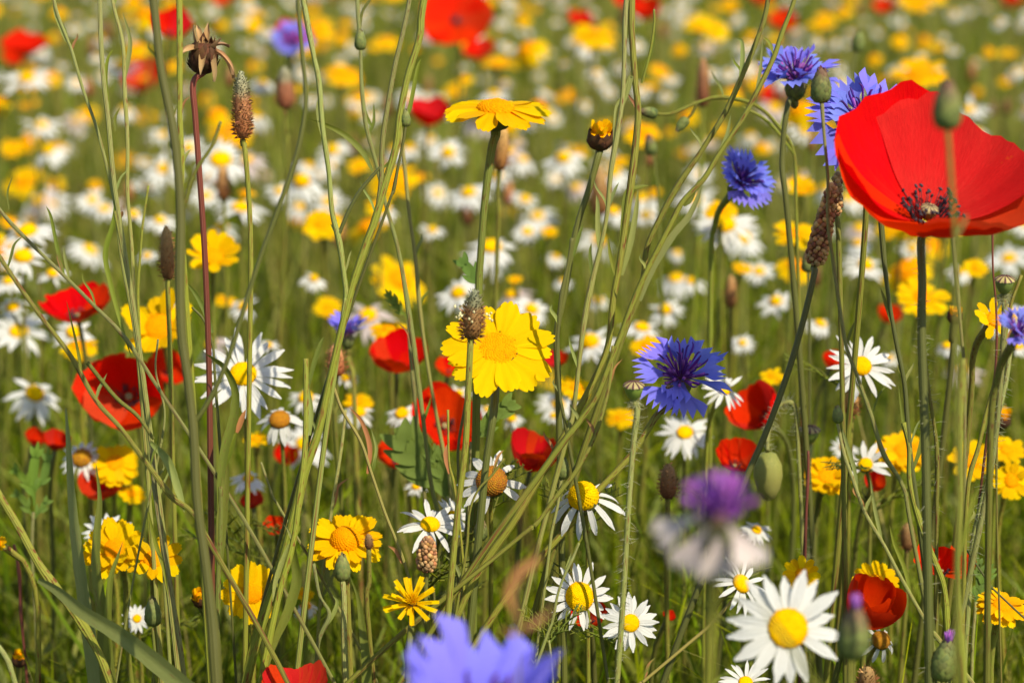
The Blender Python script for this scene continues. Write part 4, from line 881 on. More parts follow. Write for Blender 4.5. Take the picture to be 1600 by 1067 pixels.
for px, py, w, h, d, lb in ((937, 300, 32, 74, 1.45, 'broad blurred brown spike between upright green stems'), (349, 286, 22, 54, 1.4, 'small reddish brown spike in front of a daisy, between red and green stalks'), (1142, 456, 18, 52, 1.4, 'thin dark seed spike among the small daisies behind the blue cornflower'),
                         (1331, 628, 26, 42, 1.1, 'short brown spike hanging under the white daisy with uneven petals'), (1044, 752, 30, 56, 1.08, 'brown spike just left of the bleached cornflower'), (525, 563, 30, 52, 1.12, 'round brown seed head beside the slanting stem'),
                         (576, 846, 14, 24, 1.0, 'tiny brown spike in front of the double yellow marigold'), (1418, 838, 24, 44, 1.15, 'blurred brown spike above the red poppy with upright petal'), (1355, 1060, 30, 40, 1.0, 'brown spike tip at the lower edge under the wilting daisy')):
    plantain(px, py, w, h, d, lb, mat='brown_spike', seed=px, n=150)

# the dried flower head on a dark red stalk
def dried_head(px, py, w, d, label):
    P = at(px, py, d); s = w * d / 4000
    pts = ground_end([P - Vector((0, 0, s * .45)), at(302, 130, d), at(305, 180, d), at(310, 250, d), at(319, 380, d), at(325, 520, d), at(328, 660, d), at(331, 900, d)])[::-1]
    root = thing('dried_flower', 'dried flower', label, pts[0]); add_stem(root, pts, [.0016, .0014, .0012, .0012, .0014], 'red_stem')
    H = facing(P - pts[0], (.15, .15, 1)) @ Matrix.Scale(s, 4)
    part('calyx', mesh('calyx', scaly([(.08, -.52), (.26, -.44), (.36, -.2), (.33, .08), (.24, .2)], 46, .28, .16, .12), 'dried_cup'), root, H)
    for i, (a, e0, e1, l) in enumerate(((0.2, 10, -20, .82), (-.5, -20, -75, .95), (1.3, 60, 30, .6), (2.3, 55, 100, .6), (3.2, 20, -20, .5), (4.0, -30, -80, .62), (4.7, -45, -85, .75), (5.3, -10, -70, .8), (.8, 50, 85, .62), (2.8, 5, -50, .55), (5.0, 40, 75, .5), (1.8, -10, -40, .5))):
        p = petal(l, .19, [(0, .8), (.3, 1), (.7, .7), (1, .2)], e0, e1, 0, 2, 0, 0, .1, .9, 10, 4, random.random(), twist=random.uniform(-1.2, 1.2), wave=.05, ph=i)
        part('bract', mesh('bract', p, 'dried'), root, H @ Matrix.Rotation(a, 4, 'Z') @ Matrix.Translation((.18, 0, .1)))
    return root
dried_head(318, 84, 64, 1.0, 'withered brown flower head with curled bracts on a dark red stalk')

# insect on the cornflower
ib = at(1046, 604, .985); ir = thing('insect', 'insect', 'tiny dark insect sitting in the large blue cornflower', ib)
part('body', mesh('body', moved(lathe([(.0001, -1), (.35, -.85), (.5, -.3), (.42, .2), (.3, .5), (.38, .7), (.2, 1.0), (.01, 1.05)], 12), Matrix.Scale(.0017, 4)), 'insect'), ir, Matrix.Rotation(R(70), 4, 'Y') @ Matrix.Rotation(.4, 4, 'X'))
part('legs', mesh('legs', cat([tube([(0, 0, 0), (.0007 * (i - 1), s * .0011, .0002), (.001 * (i - 1), s * .0017, -.0009)], [.0001, .00006], 4) for i in range(3) for s in (-1, 1)]), 'insect'), ir)
# ------------------------------------------------------------------ stalks and blades crossing the picture
SP = stalk_plant
def tall(label, path, width, d=1.0, mat='stem', leaves=(), branches=(), **k): return SP('flower_stalk', 'plant stalk', label, path, width, d, mat, leaves, branches, **k)
def blade(label, path, width, d=1.0, mat='leaf', twist=(-15, 20), prof=(.75, .9, 1, .95, .8, .5, .04)):
    T = lambda p: at(p[0], p[1], p[2] if len(p) > 2 else d)
    pts = ground_end([T(p) for p in path])[::-1]
    root = thing('leaf_blade', 'leaf blade', label, pts[0]); w = width * d / 4000
    P = spline([q - pts[0] for q in pts], 6)
    part('blade', mesh('blade', ribbon(P, [w * k for k in prof], twist=twist, b=random.random(), fold=.22, nv=6, rag=.03), mat), root)
    return root

# left cluster
tall('slim bent stalk, outermost at the upper left, with a dark kink', [(78, -40), (88, 14), (104, 62), (112, 80), (130, 140), (154, 206), (178, 310), (190, 400), (206, 490), (222, 600), (238, 720), (252, 840), (262, 960)], 8, 1.0, 'pale_stem', [([(103, 66), (93, 40), (86, 20), (84, 0)], 6, 'pale_leaf')])
tall('upright double stalk left of the dried flower head, with a thin side leaf', [(156, -40), (158, 40), (163, 120), (168, 190), (178, 290), (194, 390), (211, 490), (224, 580), (233, 660), (248, 780), (262, 900), (275, 1030)], 12, .99, 'pale_stem',
     [([(171, 170), (165, 130), (168, 95), (177, 77)], 8, 'leaf'), ([(182, 300), (178, 345), (165, 395), (172, 440), (190, 510), (206, 560)], 10, 'leaf'), ([(183, 345), (190, 335), (192, 330)], 8, 'dry_leaf')], [([(180, 330), (190, 380), (203, 450)], 9, 'pale_stem')])
tall('thin stalk with a folded pale leaf beside the double stalk', [(170, -40), (178, 10), (190, 70), (194, 140), (197, 220), (199, 300), (206, 380), (211, 460), (216, 560)], 9, 1.01, 'pale_stem', [([(193, 130), (201, 90), (203, 60), (192, 20)], 9, 'pale_leaf'), ([(181, 205), (180, 185), (188, 168)], 6, 'leaf')])
tall('thick olive stalk, softly blurred, branching under the dried flower head', [(236, -40), (243, 40), (252, 110), (268, 190), (277, 250), (283, 330), (282, 430), (286, 520), (296, 600), (303, 680), (308, 780), (320, 880), (332, 980), (338, 1066)], 23, .90, 'dark_stem', [],
     [([(300, 664), (318, 640), (340, 600), (362, 545), (385, 470), (408, 400), (432, 335), (455, 270), (470, 215), (478, 150), (470, 60), (463, -40)], 11, 'dark_stem'), ([(288, 320), (304, 270), (330, 230), (345, 190)], 9, 'stem')])
tall('flat upright green stalk just left of the dried flower head', [(280, -40), (281, 60), (284, 180), (284, 260), (282, 330), (286, 420)], 15, .95, 'stem')
tall('slanting stalk crossing down to the right over the red poppy cup', [(-20, 300), (8, 338), (40, 372), (100, 430), (150, 480), (196, 526), (245, 600)], 9, .99, 'pale_stem', [([(100, 428), (90, 390), (80, 340), (72, 322)], 7, 'leaf'), ([(108, 436), (102, 405), (100, 385)], 6, 'pale_leaf'), ([(14, 328), (12, 300), (20, 275)], 4, 'leaf')])
tall('long slanting stalk crossing the red poppy from upper left to lower right', [(-20, 370), (10, 420), (60, 490), (110, 555), (150, 625), (190, 670), (230, 730), (268, 776), (300, 800), (330, 850)], 12, .975, 'stem', [([(128, 590), (124, 560), (118, 530), (104, 470)], 6, 'leaf'), ([(235, 690), (262, 720), (280, 770), (288, 800)], 16, 'pale_leaf')], [([(136, 566), (180, 620), (215, 650), (240, 686)], 9, 'stem')])
tall('thin stalk rising behind the double stalk near the cupped marigold', [(232, 290), (226, 350), (219, 400), (214, 460), (218, 540)], 6, 1.03)
tall('thin pale stalk left of the thick olive stalk', [(247, 530), (243, 580), (258, 640), (254, 690), (246, 720)], 5, 1.0, 'pale_stem')
tall('yellow-green upright stalk with a pale band, low at the left', [(236, 690), (242, 760), (252, 830), (262, 900), (278, 980), (290, 1066)], 11, .98, 'pale_stem', [([(232, 800), (244, 850), (256, 890), (262, 930)], 8, 'leaf')])
blade('broad grey-green blade with a blunt tip at the left', [(103, 638), (107, 690), (112, 770), (120, 850), (132, 940), (142, 1010)], 24, .98, 'pale_leaf', prof=(.8, 1, 1, .92, .75, .45, .12))
blade('pointed green blade with a browned edge in front of the deep yellow marigold', [(150, 726), (156, 780), (152, 830), (150, 890), (160, 960), (166, 1030)], 30, .97, 'leaf', (-25, 10), prof=(.9, 1, .95, .7, .5, .35, .04))
blade('small dark-tipped blade leaning against the pointed green blade', [(192, 846), (184, 870), (174, 900), (170, 940), (168, 1000)], 13, .965, 'leaf')
blade('big blade lying aslant across the lower left corner', [(60, 905), (90, 922), (130, 955), (180, 985), (230, 1022), (280, 1064), (330, 1110)], 34, .95, 'pale_leaf', (10, 35), prof=(.8, 1, 1, 1, .9, .7, .3))
tall('thick bare stalk curving down through the lower left corner', [(-30, 700), (-5, 760), (25, 820), (60, 880), (92, 925), (125, 970), (155, 1020), (175, 1070)], 20, .96, 'stem')
tall('thin red stalk in the shade at the left edge', [(22, 850), (30, 900), (34, 960), (40, 1040)], 8, 1.1, 'red_stem')
tall('pale stalk leaning at the very lower left corner', [(-10, 1000), (10, 1030), (24, 1070)], 13, .93, 'pale_stem')
tall('twisted leafy stalk with a red-brown dry tip beside the plantain stalk', [(345, 760), (343, 820), (340, 900), (338, 1000)], 12, .99, 'stem', [([(342, 800), (345, 750), (352, 700), (366, 650), (368, 610), (352, 575), (334, 560), (320, 552)], 18, 'leaf', (-20, 60)), ([(350, 730), (362, 695), (370, 675)], 16, 'leaf', (10, 30)), ([(370, 676), (378, 655), (384, 640)], 11, 'dry_leaf', (0, 30)), ([(344, 880), (346, 820), (352, 760), (356, 720)], 20, 'leaf', (-30, 20))])
tall('dark green stalk with a spotted leaf hugging the thick olive stalk', [(300, 480), (318, 500), (332, 540), (338, 600)], 6, 1.0, 'dark_stem', [([(332, 520), (322, 490), (306, 460), (290, 440)], 10, 'leaf')])
# centre left
tall('tall forked stalk leaning left, topmost fork of the central pair', [(466, -40), (476, 10), (484, 50), (491, 90), (500, 130), (504, 200), (511, 270), (520, 330), (530, 380), (537, 430), (542, 465), (536, 500)], 12, 1.0, 'pale_stem',
     [([(492, 100), (484, 50), (478, 10), (476, -30)], 8, 'pale_leaf'), ([(510, 232), (500, 195), (497, 165), (502, 145)], 8, 'pale_leaf')], [([(529, 368), (545, 330), (562, 300), (585, 272), (594, 262)], 9, 'dark_stem')])
tall('long slanting ribbed stem, the longest of the central pair, down to the lower edge', [(672, -50), (660, 20), (655, 60), (638, 120), (622, 180), (618, 230), (600, 290), (585, 340), (568, 390), (553, 440), (542, 480), (528, 540), (512, 610), (495, 680), (478, 740), (462, 810), (445, 870), (420, 940), (398, 1010), (384, 1070)], 18, 1.0, 'stem',
     [([(582, 268), (566, 238), (540, 212), (510, 196), (482, 186)], 11, 'leaf', (-30, 40)), ([(630, 190), (640, 170), (652, 110), (658, 92)], 8, 'leaf'), ([(600, 262), (614, 245), (622, 200)], 7, 'leaf')],
     [([(590, 330), (596, 280), (598, 220), (607, 160), (618, 100), (630, 50), (640, 0), (645, -50)], 12, 'pale_stem')])
tall('leafy stem with brown flecks running alongside the slanting ribbed stem', [(478, 560), (477, 620), (476, 700), (468, 780), (458, 850), (440, 920), (420, 1000), (408, 1066)], 14, .985, 'stem',
     [([(480, 610), (490, 570), (500, 540), (506, 526)], 9, 'leaf'), ([(484, 680), (486, 640), (482, 600)], 9, 'pale_leaf'), ([(456, 840), (462, 880), (464, 910), (448, 960), (430, 1000), (416, 1050)], 20, 'leaf', (-40, 30)), ([(452, 850), (440, 880), (430, 910), (426, 940)], 10, 'pale_leaf')])
tall('green stalk with a dark knot near the top, between the central pair', [(558, -40), (560, 10), (562, 60), (564, 90), (566, 140), (575, 200), (588, 260), (604, 320), (622, 390), (636, 470), (650, 560), (662, 660), (675, 760), (690, 820)], 9, 1.06, 'pale_stem', [([(582, 200), (572, 180), (565, 150)], 7, 'leaf'), ([(576, 210), (584, 190), (584, 160)], 6, 'leaf')], [([(562, 48), (566, 20), (578, 0), (600, -40)], 7, 'dark_stem')])
kn = bpy.data.objects['flower_stalk.%03d' % (len([o for o in bpy.data.objects if o.name.startswith('flower_stalk')]) - 1)]
add_bud(kn, 563, 64, 19, 1.05, (0, 0, 1), 'green_bud')
tall('straight yellowish stalk right of the knotted stalk', [(625, 200), (632, 260), (640, 330), (648, 400), (656, 480), (668, 560), (680, 640), (700, 740)], 9, 1.1, 'tan_stem')
bs = tall('dark stalk topped by a small round bud beside a red poppy', [(634, 196), (630, 220), (625, 260), (614, 300), (606, 330)], 7, 1.0, 'dark_stem'); add_bud(bs, 634, 186, 16, 1.0, (0, 0, 1), 'green_bud')
tall('tan branching stalk slanting behind the double yellow marigold', [(520, 600), (535, 640), (560, 690), (580, 740), (600, 800), (622, 850), (640, 900)], 8, 1.01, 'tan_stem', [([(574, 740), (578, 700), (566, 660), (546, 636)], 9, 'dry_leaf'), ([(628, 880), (618, 860), (606, 852)], 7, 'dry_leaf'), ([(582, 730), (588, 700), (580, 670)], 6, 'tan_stem' if False else 'pale_leaf')])
tall('pale slim stalk passing left of the double yellow marigold', [(540, 640), (535, 690), (527, 740), (518, 800), (508, 880), (500, 960), (494, 1066)], 8, 1.05, 'pale_stem', [([(500, 940), (520, 900), (528, 870)], 6, 'pale_leaf')])
cb = SP('budded_stalk', 'plant stalk', 'thick pale stalk with a pinkish closed bud under the double yellow marigold', [(535, 902), (536, 940), (538, 1000), (541, 1070)], 15, 1.0, 'pale_stem'); add_bud(cb, 535, 888, 26, 1.0, (0, 0, 1), 'green_bud')
blade('green blade with brown flecks right of the pale budded stalk', [(547, 900), (560, 935), (566, 980), (572, 1030), (574, 1080)], 17, .99, 'leaf')
tall('pale curved double stalk at the lower edge left of the pale budded stalk', [(490, 880), (500, 930), (516, 960), (500, 1000), (492, 1066)], 9, 1.02, 'pale_stem', [([(500, 990), (520, 960), (527, 940), (520, 930)], 8, 'pale_leaf')])
tall('thin stalk with a pinkish bud leaning left of the ribbed stem', [(408, 722), (416, 750), (428, 780), (446, 806)], 6, 1.04, 'pale_stem')
tall('dark plain stalk under the big yellow marigold', [(738, 570), (724, 640), (716, 700), (714, 760)], 7, 1.03, 'dark_stem')
tall('straight green stalk left of the plantain with cream stamens', [(700, 640), (702, 720), (712, 760), (720, 840), (725, 920), (712, 1000)], 6, 1.0, 'stem', [([(702, 740), (697, 710), (702, 690)], 10, 'dry_leaf')])
tall('forked thin stalk at the browned daisy, with a fine pointed tip', [(788, 716), (770, 742), (748, 765), (735, 800), (728, 860), (712, 960)], 6, .99, 'stem')
# centre right
tall('upright pale stalk with a bent leaf right of the half open marigold bud', [(984, -50), (978, 20), (976, 90), (972, 150), (964, 210), (956, 270), (949, 330), (938, 380), (925, 440), (913, 510), (902, 580), (892, 650), (884, 690)], 11, .99, 'pale_stem',
     [([(968, 180), (982, 140), (986, 120), (974, 150), (962, 170), (958, 220)], 8, 'pale_leaf'), ([(938, 400), (934, 360), (934, 320), (932, 305)], 9, 'pale_leaf'), ([(926, 440), (922, 400), (924, 380)], 7, 'leaf')])
tall('long straight stem slanting from the top to the lower middle', [(988, -50), (990, 40), (994, 120), (995, 180), (990, 260), (978, 340), (968, 410), (958, 470), (948, 540), (925, 600), (895, 655), (865, 710), (835, 760), (800, 815), (765, 870), (735, 920), (708, 975), (690, 1020)], 15, 1.0, 'stem',
     [([(968, 400), (974, 340), (980, 300), (1000, 292), (1014, 290)], 10, 'leaf', (-20, 40)), ([(972, 430), (985, 380), (994, 330), (997, 296)], 11, 'pale_leaf'), ([(964, 440), (954, 400), (950, 370)], 7, 'leaf'), ([(1003, 120), (1020, 70), (1022, 30)], 6, 'leaf')], [([(1003, 130), (1016, 80), (1022, 40), (1022, 15)], 6)])
tall('spotted stem leaning right up to the top edge, longest of its bundle', [(1255, -50), (1238, 10), (1224, 50), (1208, 90), (1185, 140), (1160, 185), (1125, 240), (1100, 280), (1070, 315), (1050, 345), (1030, 385), (1010, 425), (990, 470), (972, 520), (950, 575), (930, 620), (905, 660), (860, 720)], 12, .985, 'stem',
     [([(1118, 250), (1135, 215), (1142, 180)], 8, 'pale_leaf'), ([(1180, 150), (1188, 110), (1192, 62)], 6, 'pale_leaf'), ([(1068, 322), (1080, 310), (1092, 280)], 9, 'leaf'), ([(1000, 470), (1020, 420), (1050, 370), (1075, 340), (1090, 310), (1096, 290)], 13, 'pale_leaf')])
tall('second stem of the right-leaning bundle, with reddish flecks', [(1206, -50), (1196, 20), (1180, 70), (1160, 120), (1132, 175), (1095, 235), (1060, 290), (1030, 340), (1012, 390), (1004, 440), (985, 500), (965, 550)], 13, 1.01, 'stem', [([(1148, 150), (1158, 120), (1160, 70), (1152, 60)], 9, 'pale_leaf')])
tall('dark slender stalk right of the big yellow marigold', [(894, 372), (888, 410), (878, 460), (872, 510), (872, 560), (876, 620), (884, 660)], 8, .99, 'dark_stem', [([(896, 400), (904, 370), (912, 350)], 7, 'leaf')])
tall('slim stem following the long straight stem on its right', [(958, 540), (948, 610), (930, 680), (900, 735), (870, 775), (835, 820), (800, 850)], 10, .985, 'stem')
sb = tall('small stalk with a knobbly pale bud above the egg-centred daisy', [(879, 744), (876, 760), (872, 790), (862, 830), (858, 870)], 7, .995, 'pale_stem'); add_bud(sb, 879, 732, 22, .995, (.05, 0, 1), 'green_bud')
tall('tan stalk slanting up to the sideways daisy at the lower right', [(1144, 938), (1110, 975), (1075, 1005), (1040, 1034), (1005, 1064), (975, 1090)], 8, .975, 'tan_stem')
tall('thin bright stalk with a curled tip left of the golden-disc daisy', [(905, 848), (896, 870), (882, 900), (872, 930), (864, 970), (850, 1010)], 6, .975, 'pale_stem')
dl = SP('dry_plant', 'dead leaf', 'blurred curled brown leaf close in front of the slanting stems', [(812, 905), (806, 960), (808, 1010), (812, 1070)], 6, .62, 'tan_stem', [([(812, 970), (795, 930), (812, 895), (842, 870), (822, 830), (818, 780), (836, 760)], 20, 'dry_leaf', (-60, 140)), ([(812, 985), (850, 965), (866, 940)], 14, 'dry_leaf', (0, 60)), ([(808, 990), (790, 985), (770, 975)], 12, 'dry_leaf', (0, 60))])
# right
tall('dark upright stem coming down from behind the poppy rim', [(1375, 318), (1378, 360), (1384, 420), (1392, 480), (1402, 540), (1412, 600), (1418, 660), (1426, 720), (1434, 800)], 11, .99, 'dark_stem', [([(1398, 520), (1386, 480), (1376, 450)], 8, 'leaf')])
b2 = SP('bud_stalk', 'closed bud', 'blurred closed bud on a straight stalk, standing in front of the large red poppy', [(1481, 204), (1487, 280), (1491, 380), (1494, 500), (1496, 650), (1497, 800), (1496, 950), (1494, 1066)], 12, .70, 'stem', taper=(1.15, 1.0, .9)); add_bud(b2, 1480, 168, 46, .70, (-.03, 0, 1), 'bud')
b1 = SP('bud_stalk', 'closed bud', 'reddish scaly closed bud beside the large red poppy, in near focus', [(1284, 156), (1288, 210), (1291, 280), (1294, 350), (1303, 420), (1312, 480), (1322, 540), (1340, 590), (1360, 650), (1385, 710), (1412, 760), (1424, 820)], 9, .95, 'pale_stem'); add_bud(b1, 1283, 136, 33, .95, (0, 0, 1), 'bud')
b3 = SP('bud_stalk', 'closed bud', 'blurred violet-tipped bud between the biggest daisy and the folded red poppy', [(1330, 1020), (1328, 1070)], 16, .74, 'stem'); add_bud(b3, 1334, 990, 52, .74, (.03, 0, 1), 'bud', 'mauve')
b4 = SP('bud_stalk', 'closed bud', 'scaly bud with a bright violet tuft near the lower right', [(1474, 1058), (1470, 1100)], 10, .93, 'stem'); add_bud(b4, 1476, 1032, 42, .93, (.12, .1, 1), 'green_bud', 'mauve'); 
b5 = SP('bud_stalk', 'closed bud', 'slim young bud on a long silvery stalk bending to the right', [(1309, 662), (1318, 710), (1332, 750), (1352, 800), (1380, 850), (1402, 890), (1428, 940), (1455, 985), (1474, 1010)], 9, .98, 'pale_stem', [([(1340, 765), (1334, 730), (1322, 690), (1316, 670)], 8, 'pale_leaf'), ([(1380, 855), (1368, 800), (1360, 750)], 7, 'pale_leaf'), ([(1424, 935), (1414, 890), (1398, 850), (1390, 820)], 8, 'leaf')]); add_bud(b5, 1309, 648, 17, .98, (-.1, 0, 1), 'green_bud')
tall('green stem with leaf joints passing right of the uneven-petalled daisy', [(1412, 660), (1420, 700), (1424, 760), (1440, 830), (1462, 880), (1474, 920), (1480, 980), (1484, 1066)], 13, .99, 'stem', [([(1424, 740), (1440, 690), (1444, 640), (1442, 622)], 10, 'leaf'), ([(1420, 700), (1412, 660), (1404, 600)], 8, 'leaf')])
tall('long dark stalk slanting along the right under the poppy seed head', [(1596, 430), (1580, 480), (1566, 550), (1552, 610), (1540, 650), (1528, 700), (1516, 750), (1508, 830), (1506, 920)], 9, .985, 'stem', [([(1530, 690), (1546, 650), (1566, 620)], 7, 'leaf')])
tall('hairy stem at the right edge, from under the blue cornflower', [(1580, 540), (1570, 600), (1560, 650), (1552, 720), (1534, 790), (1520, 860), (1512, 960)], 12, 1.0, 'pale_stem', hair=160)
tall('hairy upright stem behind the reddish bud stalk', [(1440, 520), (1446, 560), (1452, 620), (1462, 700), (1464, 800)], 9, 1.02, 'stem', hair=120)
tall('brown dotted stalk dropping from the lower edge of the large poppy', [(1551, 352), (1552, 420), (1556, 480), (1556, 560), (1550, 640)], 5, 1.0, 'red_stem')
tall('pair stalk, pale, right below the large red poppy', [(1488, 350), (1494, 420), (1500, 500), (1506, 580), (1508, 660)], 8, 1.05, 'pale_stem')
tall('wide soft green stem near the lower right, blurred', [(1506, 560), (1502, 650), (1498, 780), (1500, 900), (1504, 1066)], 15, .86, 'stem', [([(1500, 870), (1516, 800), (1530, 760)], 8, 'leaf')])
tall('slender straight stalk in front of the orange-yellow marigold', [(1560, 620), (1558, 720), (1558, 800), (1560, 900), (1564, 1066)], 5, .99, 'stem')
tall('short red stalk with a tan top right of the hooked hairy stalk', [(1263, 704), (1264, 740), (1262, 790), (1258, 840)], 7, 1.05, 'red_stem')
tall('thin wiry stem bearing a dark leaf above the red poppy with upright petal', [(1510, 858), (1530, 890), (1552, 920), (1560, 930)], 5, .99, 'dark_stem')
blade('upright green blade left of the stem with leaf joints', [(1448, 856), (1447, 900), (1450, 950), (1458, 1000), (1476, 1060)], 14, .99, 'leaf')
blade('blurred green blade in front of the biggest daisy, slanting', [(1172, 920), (1200, 960), (1230, 1000), (1262, 1050), (1290, 1090)], 11, .62, 'leaf')
# curled daisy buds far back
cz = SP('curled_stalk', 'plant stalk', 'arching stalk with small curled buds beyond the spotted stem', [(1012, 176), (1050, 178), (1090, 160), (1130, 152), (1180, 165), (1220, 200), (1240, 240), (1244, 320)], 8, 1.12, 'stem', [], [([(1240, 240), (1200, 190), (1160, 168)], 7), ([(1090, 160), (1080, 180), (1068, 190)], 6)]); add_bud(cz, 1014, 176, 18, 1.12, (-1, .1, .2), 'bud'); add_bud(cz, 1066, 194, 16, 1.12, (-.5, .1, -.6), 'green_bud')
c2 = tall('small round pink bud on a thin stalk left of the deep blue cornflower', [(1018, 236), (1026, 260), (1030, 320), (1034, 400)], 6, 1.3, 'stem'); add_bud(c2, 1016, 228, 20, 1.3, (-.2, .2, 1), 'bud')
c3 = tall('pale round bud on a dark stalk above the half hidden blue cornflower', [(1340, 78), (1334, 110), (1328, 160), (1322, 240)], 8, 1.4, 'dark_stem'); add_bud(c3, 1341, 66, 22, 1.4, (0, .2, 1), 'green_bud')
c4 = tall('closed green bud with dark seams next to the small neat daisy', [(239, 980), (240, 1030), (238, 1066)], 8, 1.0, 'stem'); add_bud(c4, 239, 957, 27, 1.0, (0, 0, 1), 'green_bud')
c5 = tall('brown knobbly bud with a thin stalk right of the sideways white daisy petals', [(750, 842), (746, 880), (740, 960)], 6, 1.02, 'stem'); add_bud(c5, 751, 828, 22, 1.02, (.05, 0, 1), 'bud')
c6 = tall('purple closed cornflower bud left of the leaning brown spike', [(1262, 424), (1264, 470), (1266, 540)], 6, 1.15, 'dark_stem'); add_bud(c6, 1262, 410, 20, 1.15, (0, 0, 1), 'bud', 'mauve', .6)
# plants shown by their leaves
def leafy(label, stem, leaves, w=8, d=1.1, mat='lobed_leaf'):
    T = lambda p: at(p[0], p[1], d); pts = ground_end([T(p) for p in stem])[::-1]
    root = thing('leafy_plant', 'leafy plant', label, pts[0]); add_stem(root, pts, [w * d / 8000] * 2, 'pale_stem')
    for path, wd, lo, tw in leaves:
        part('leaf', mesh('leaf', lobed_leaf(spline([T(p) - pts[0] for p in path], 5), wd * d / 4000, lo, b=random.random(), twist=tw), mat), root)
leafy('blue-green lobed leaf left of the crumpled red poppy', [(700, 775), (704, 820), (706, 900)], [([(700, 776), (672, 740), (642, 706), (618, 668)], 74, 4, (0, 10)), ([(702, 790), (690, 740), (672, 700)], 40, 3, (20, 30))], d=1.1)
leafy('toothed green leaf on the stalk of the big yellow marigold', [(736, 690), (734, 740), (730, 800)], [([(734, 700), (754, 668), (782, 640), (806, 626)], 44, 3, (0, 20))], 5, 1.05)
leafy('small toothed leaf by the stalk of the edge-on marigold', [(748, 440), (746, 500), (744, 560)], [([(748, 446), (734, 424), (718, 402)], 34, 2, (0, 0))], 4, 1.06)
leafy('dark jagged leaf on a thin stalk between the slanting stem and the big marigold', [(638, 500), (642, 560), (650, 640)], [([(636, 496), (618, 476), (602, 452)], 20, 4, (0, 20))], 6, 1.1, 'leaf')
leafy('light green leafy sprig in shade at the left, below a red poppy', [(52, 800), (50, 860), (54, 940)], [([(54, 790), (52, 740), (60, 690)], 30, 2, (0, 0)), ([(52, 770), (35, 745), (18, 730)], 24, 2, (0, 20)), ([(54, 770), (70, 740), (76, 700)], 26, 2, (0, 20)), ([(52, 810), (36, 780), (20, 768)], 22, 2, (0, 20)), ([(54, 810), (68, 790), (76, 780)], 20, 2, (0, 20))], 5, 1.15)
leafy('three-fingered green leaf at the right, near the orange-yellow marigold', [(1525, 940), (1520, 1000), (1518, 1066)], [([(1524, 944), (1536, 910), (1552, 880)], 26, 3, (0, 20)), ([(1522, 950), (1530, 900), (1528, 866)], 22, 3, (0, 20))], 5, 1.05)
leafy('thread-like mayweed fronds low in the middle beside the close blue cornflower', [(858, 1000), (862, 1040), (864, 1070)], [], 4, .98)
fr = bpy.data.objects[[o.name for o in bpy.data.objects if o.name.startswith('leafy_plant')][-1]]
for k, (a, s) in enumerate(((2.6, .8), (.4, .9), (1.6, .7))):
    part('leaf', mesh('leaf', feather(.022, 9, k + 20), 'leaf'), fr, Matrix.Translation(at(858, 1005, .98) - fr.location) @ Matrix.Rotation(a, 4, 'Z') @ Matrix.Rotation(-.7, 4, 'Y') @ Matrix.Scale(s, 4))

# ------------------------------------------------------------------ the meadow behind: single flowers, then the mass beyond
FR = random.Random(77)
taken = [(p[0], p[1], p[3]) for _, _, p in TOPS if p]
def scatter(n, d0, d1, zr, fn, margin=0.0, sep=.030):
    k = tries = 0
    while k < n and tries < n * 40:
        tries += 1
        d = math.sqrt(FR.uniform(d0 ** 2, d1 ** 2)); x = FR.uniform(-1, 1) * (.2 + margin) * d; z = FR.gauss(*zr)
        P = CAM + FWD * d; y = P.y; P = Vector((x, y, max(.2, z)))
        px, py, dd = pix(P)
        if not (-40 < px < 1640 and -40 < py < 760): continue
        if any(abs(px - q[0]) < 18 and abs(py - q[1]) < 14 for q in taken[-400:]) : continue
        taken.append((px, py, dd)); fn(P, px, py, dd); k += 1
def mk(kind, s0, s1, far_label, far_group, far_from=2.35):
    def f(P, px, py, d):
        Rr = FR.uniform(s0, s1) / 2; n = (FR.gauss(0, .25), FR.uniform(.15, .75), .85)
        if d > far_from: far_ray(kind, P, Rr, n, far_group, far_label, (px, py, 0, d))
        else: far_ray(kind, P, Rr, n, None, None, (px, py, Rr * 8000 / d, d))
    return f
scatter(60, 1.35, 2.2, (.35, .035), mk('daisy', .026, .040, '', ''))
scatter(20, 1.4, 2.3, (.39, .045), mk('marigold', .022, .042, '', ''))
scatter(225, 2.2, 4.4, (.35, .05), mk('daisy', .016, .032, 'white daisy melted into a soft pale blur in the farthest part of the meadow', 'far white daisies', 2.0))
scatter(125, 2.2, 4.4, (.37, .06), mk('marigold', .013, .032, 'yellow marigold melted into a soft golden blur in the farthest part of the meadow', 'far yellow marigolds', 2.0))
def far_poppy(P, px, py, d):
    Rr = FR.uniform(.015, .023); b = Vector((P.x + FR.uniform(-.03, .03), P.y, 0))
    root = thing('poppy', 'poppy', 'red poppy melted into a soft orange-red blur in the farthest part of the meadow', b, 'far red poppies')
    H = facing(P - b, (FR.gauss(0, .3), FR.uniform(.2, .7), .8), FR.uniform(0, 3)); simple_stem(root, P - b, .0011)
    v = FR.randrange(4); key = ('farpoppy', v)
    if key not in CACHE: CACHE[key] = mesh('petals', cat([moved(poppy_petal(18, 50 + 10 * v, 72, v * 5 + k, .08, .02, 8, 5), Matrix.Rotation(R(90 * k), 4, 'Z')) for k in range(4)]), 'red')
    part('petals', CACHE[key], root, H @ Matrix.Scale(Rr, 4)); part('stamens', STAMEN_LOW, root, H @ Matrix.Scale(Rr * .8, 4))
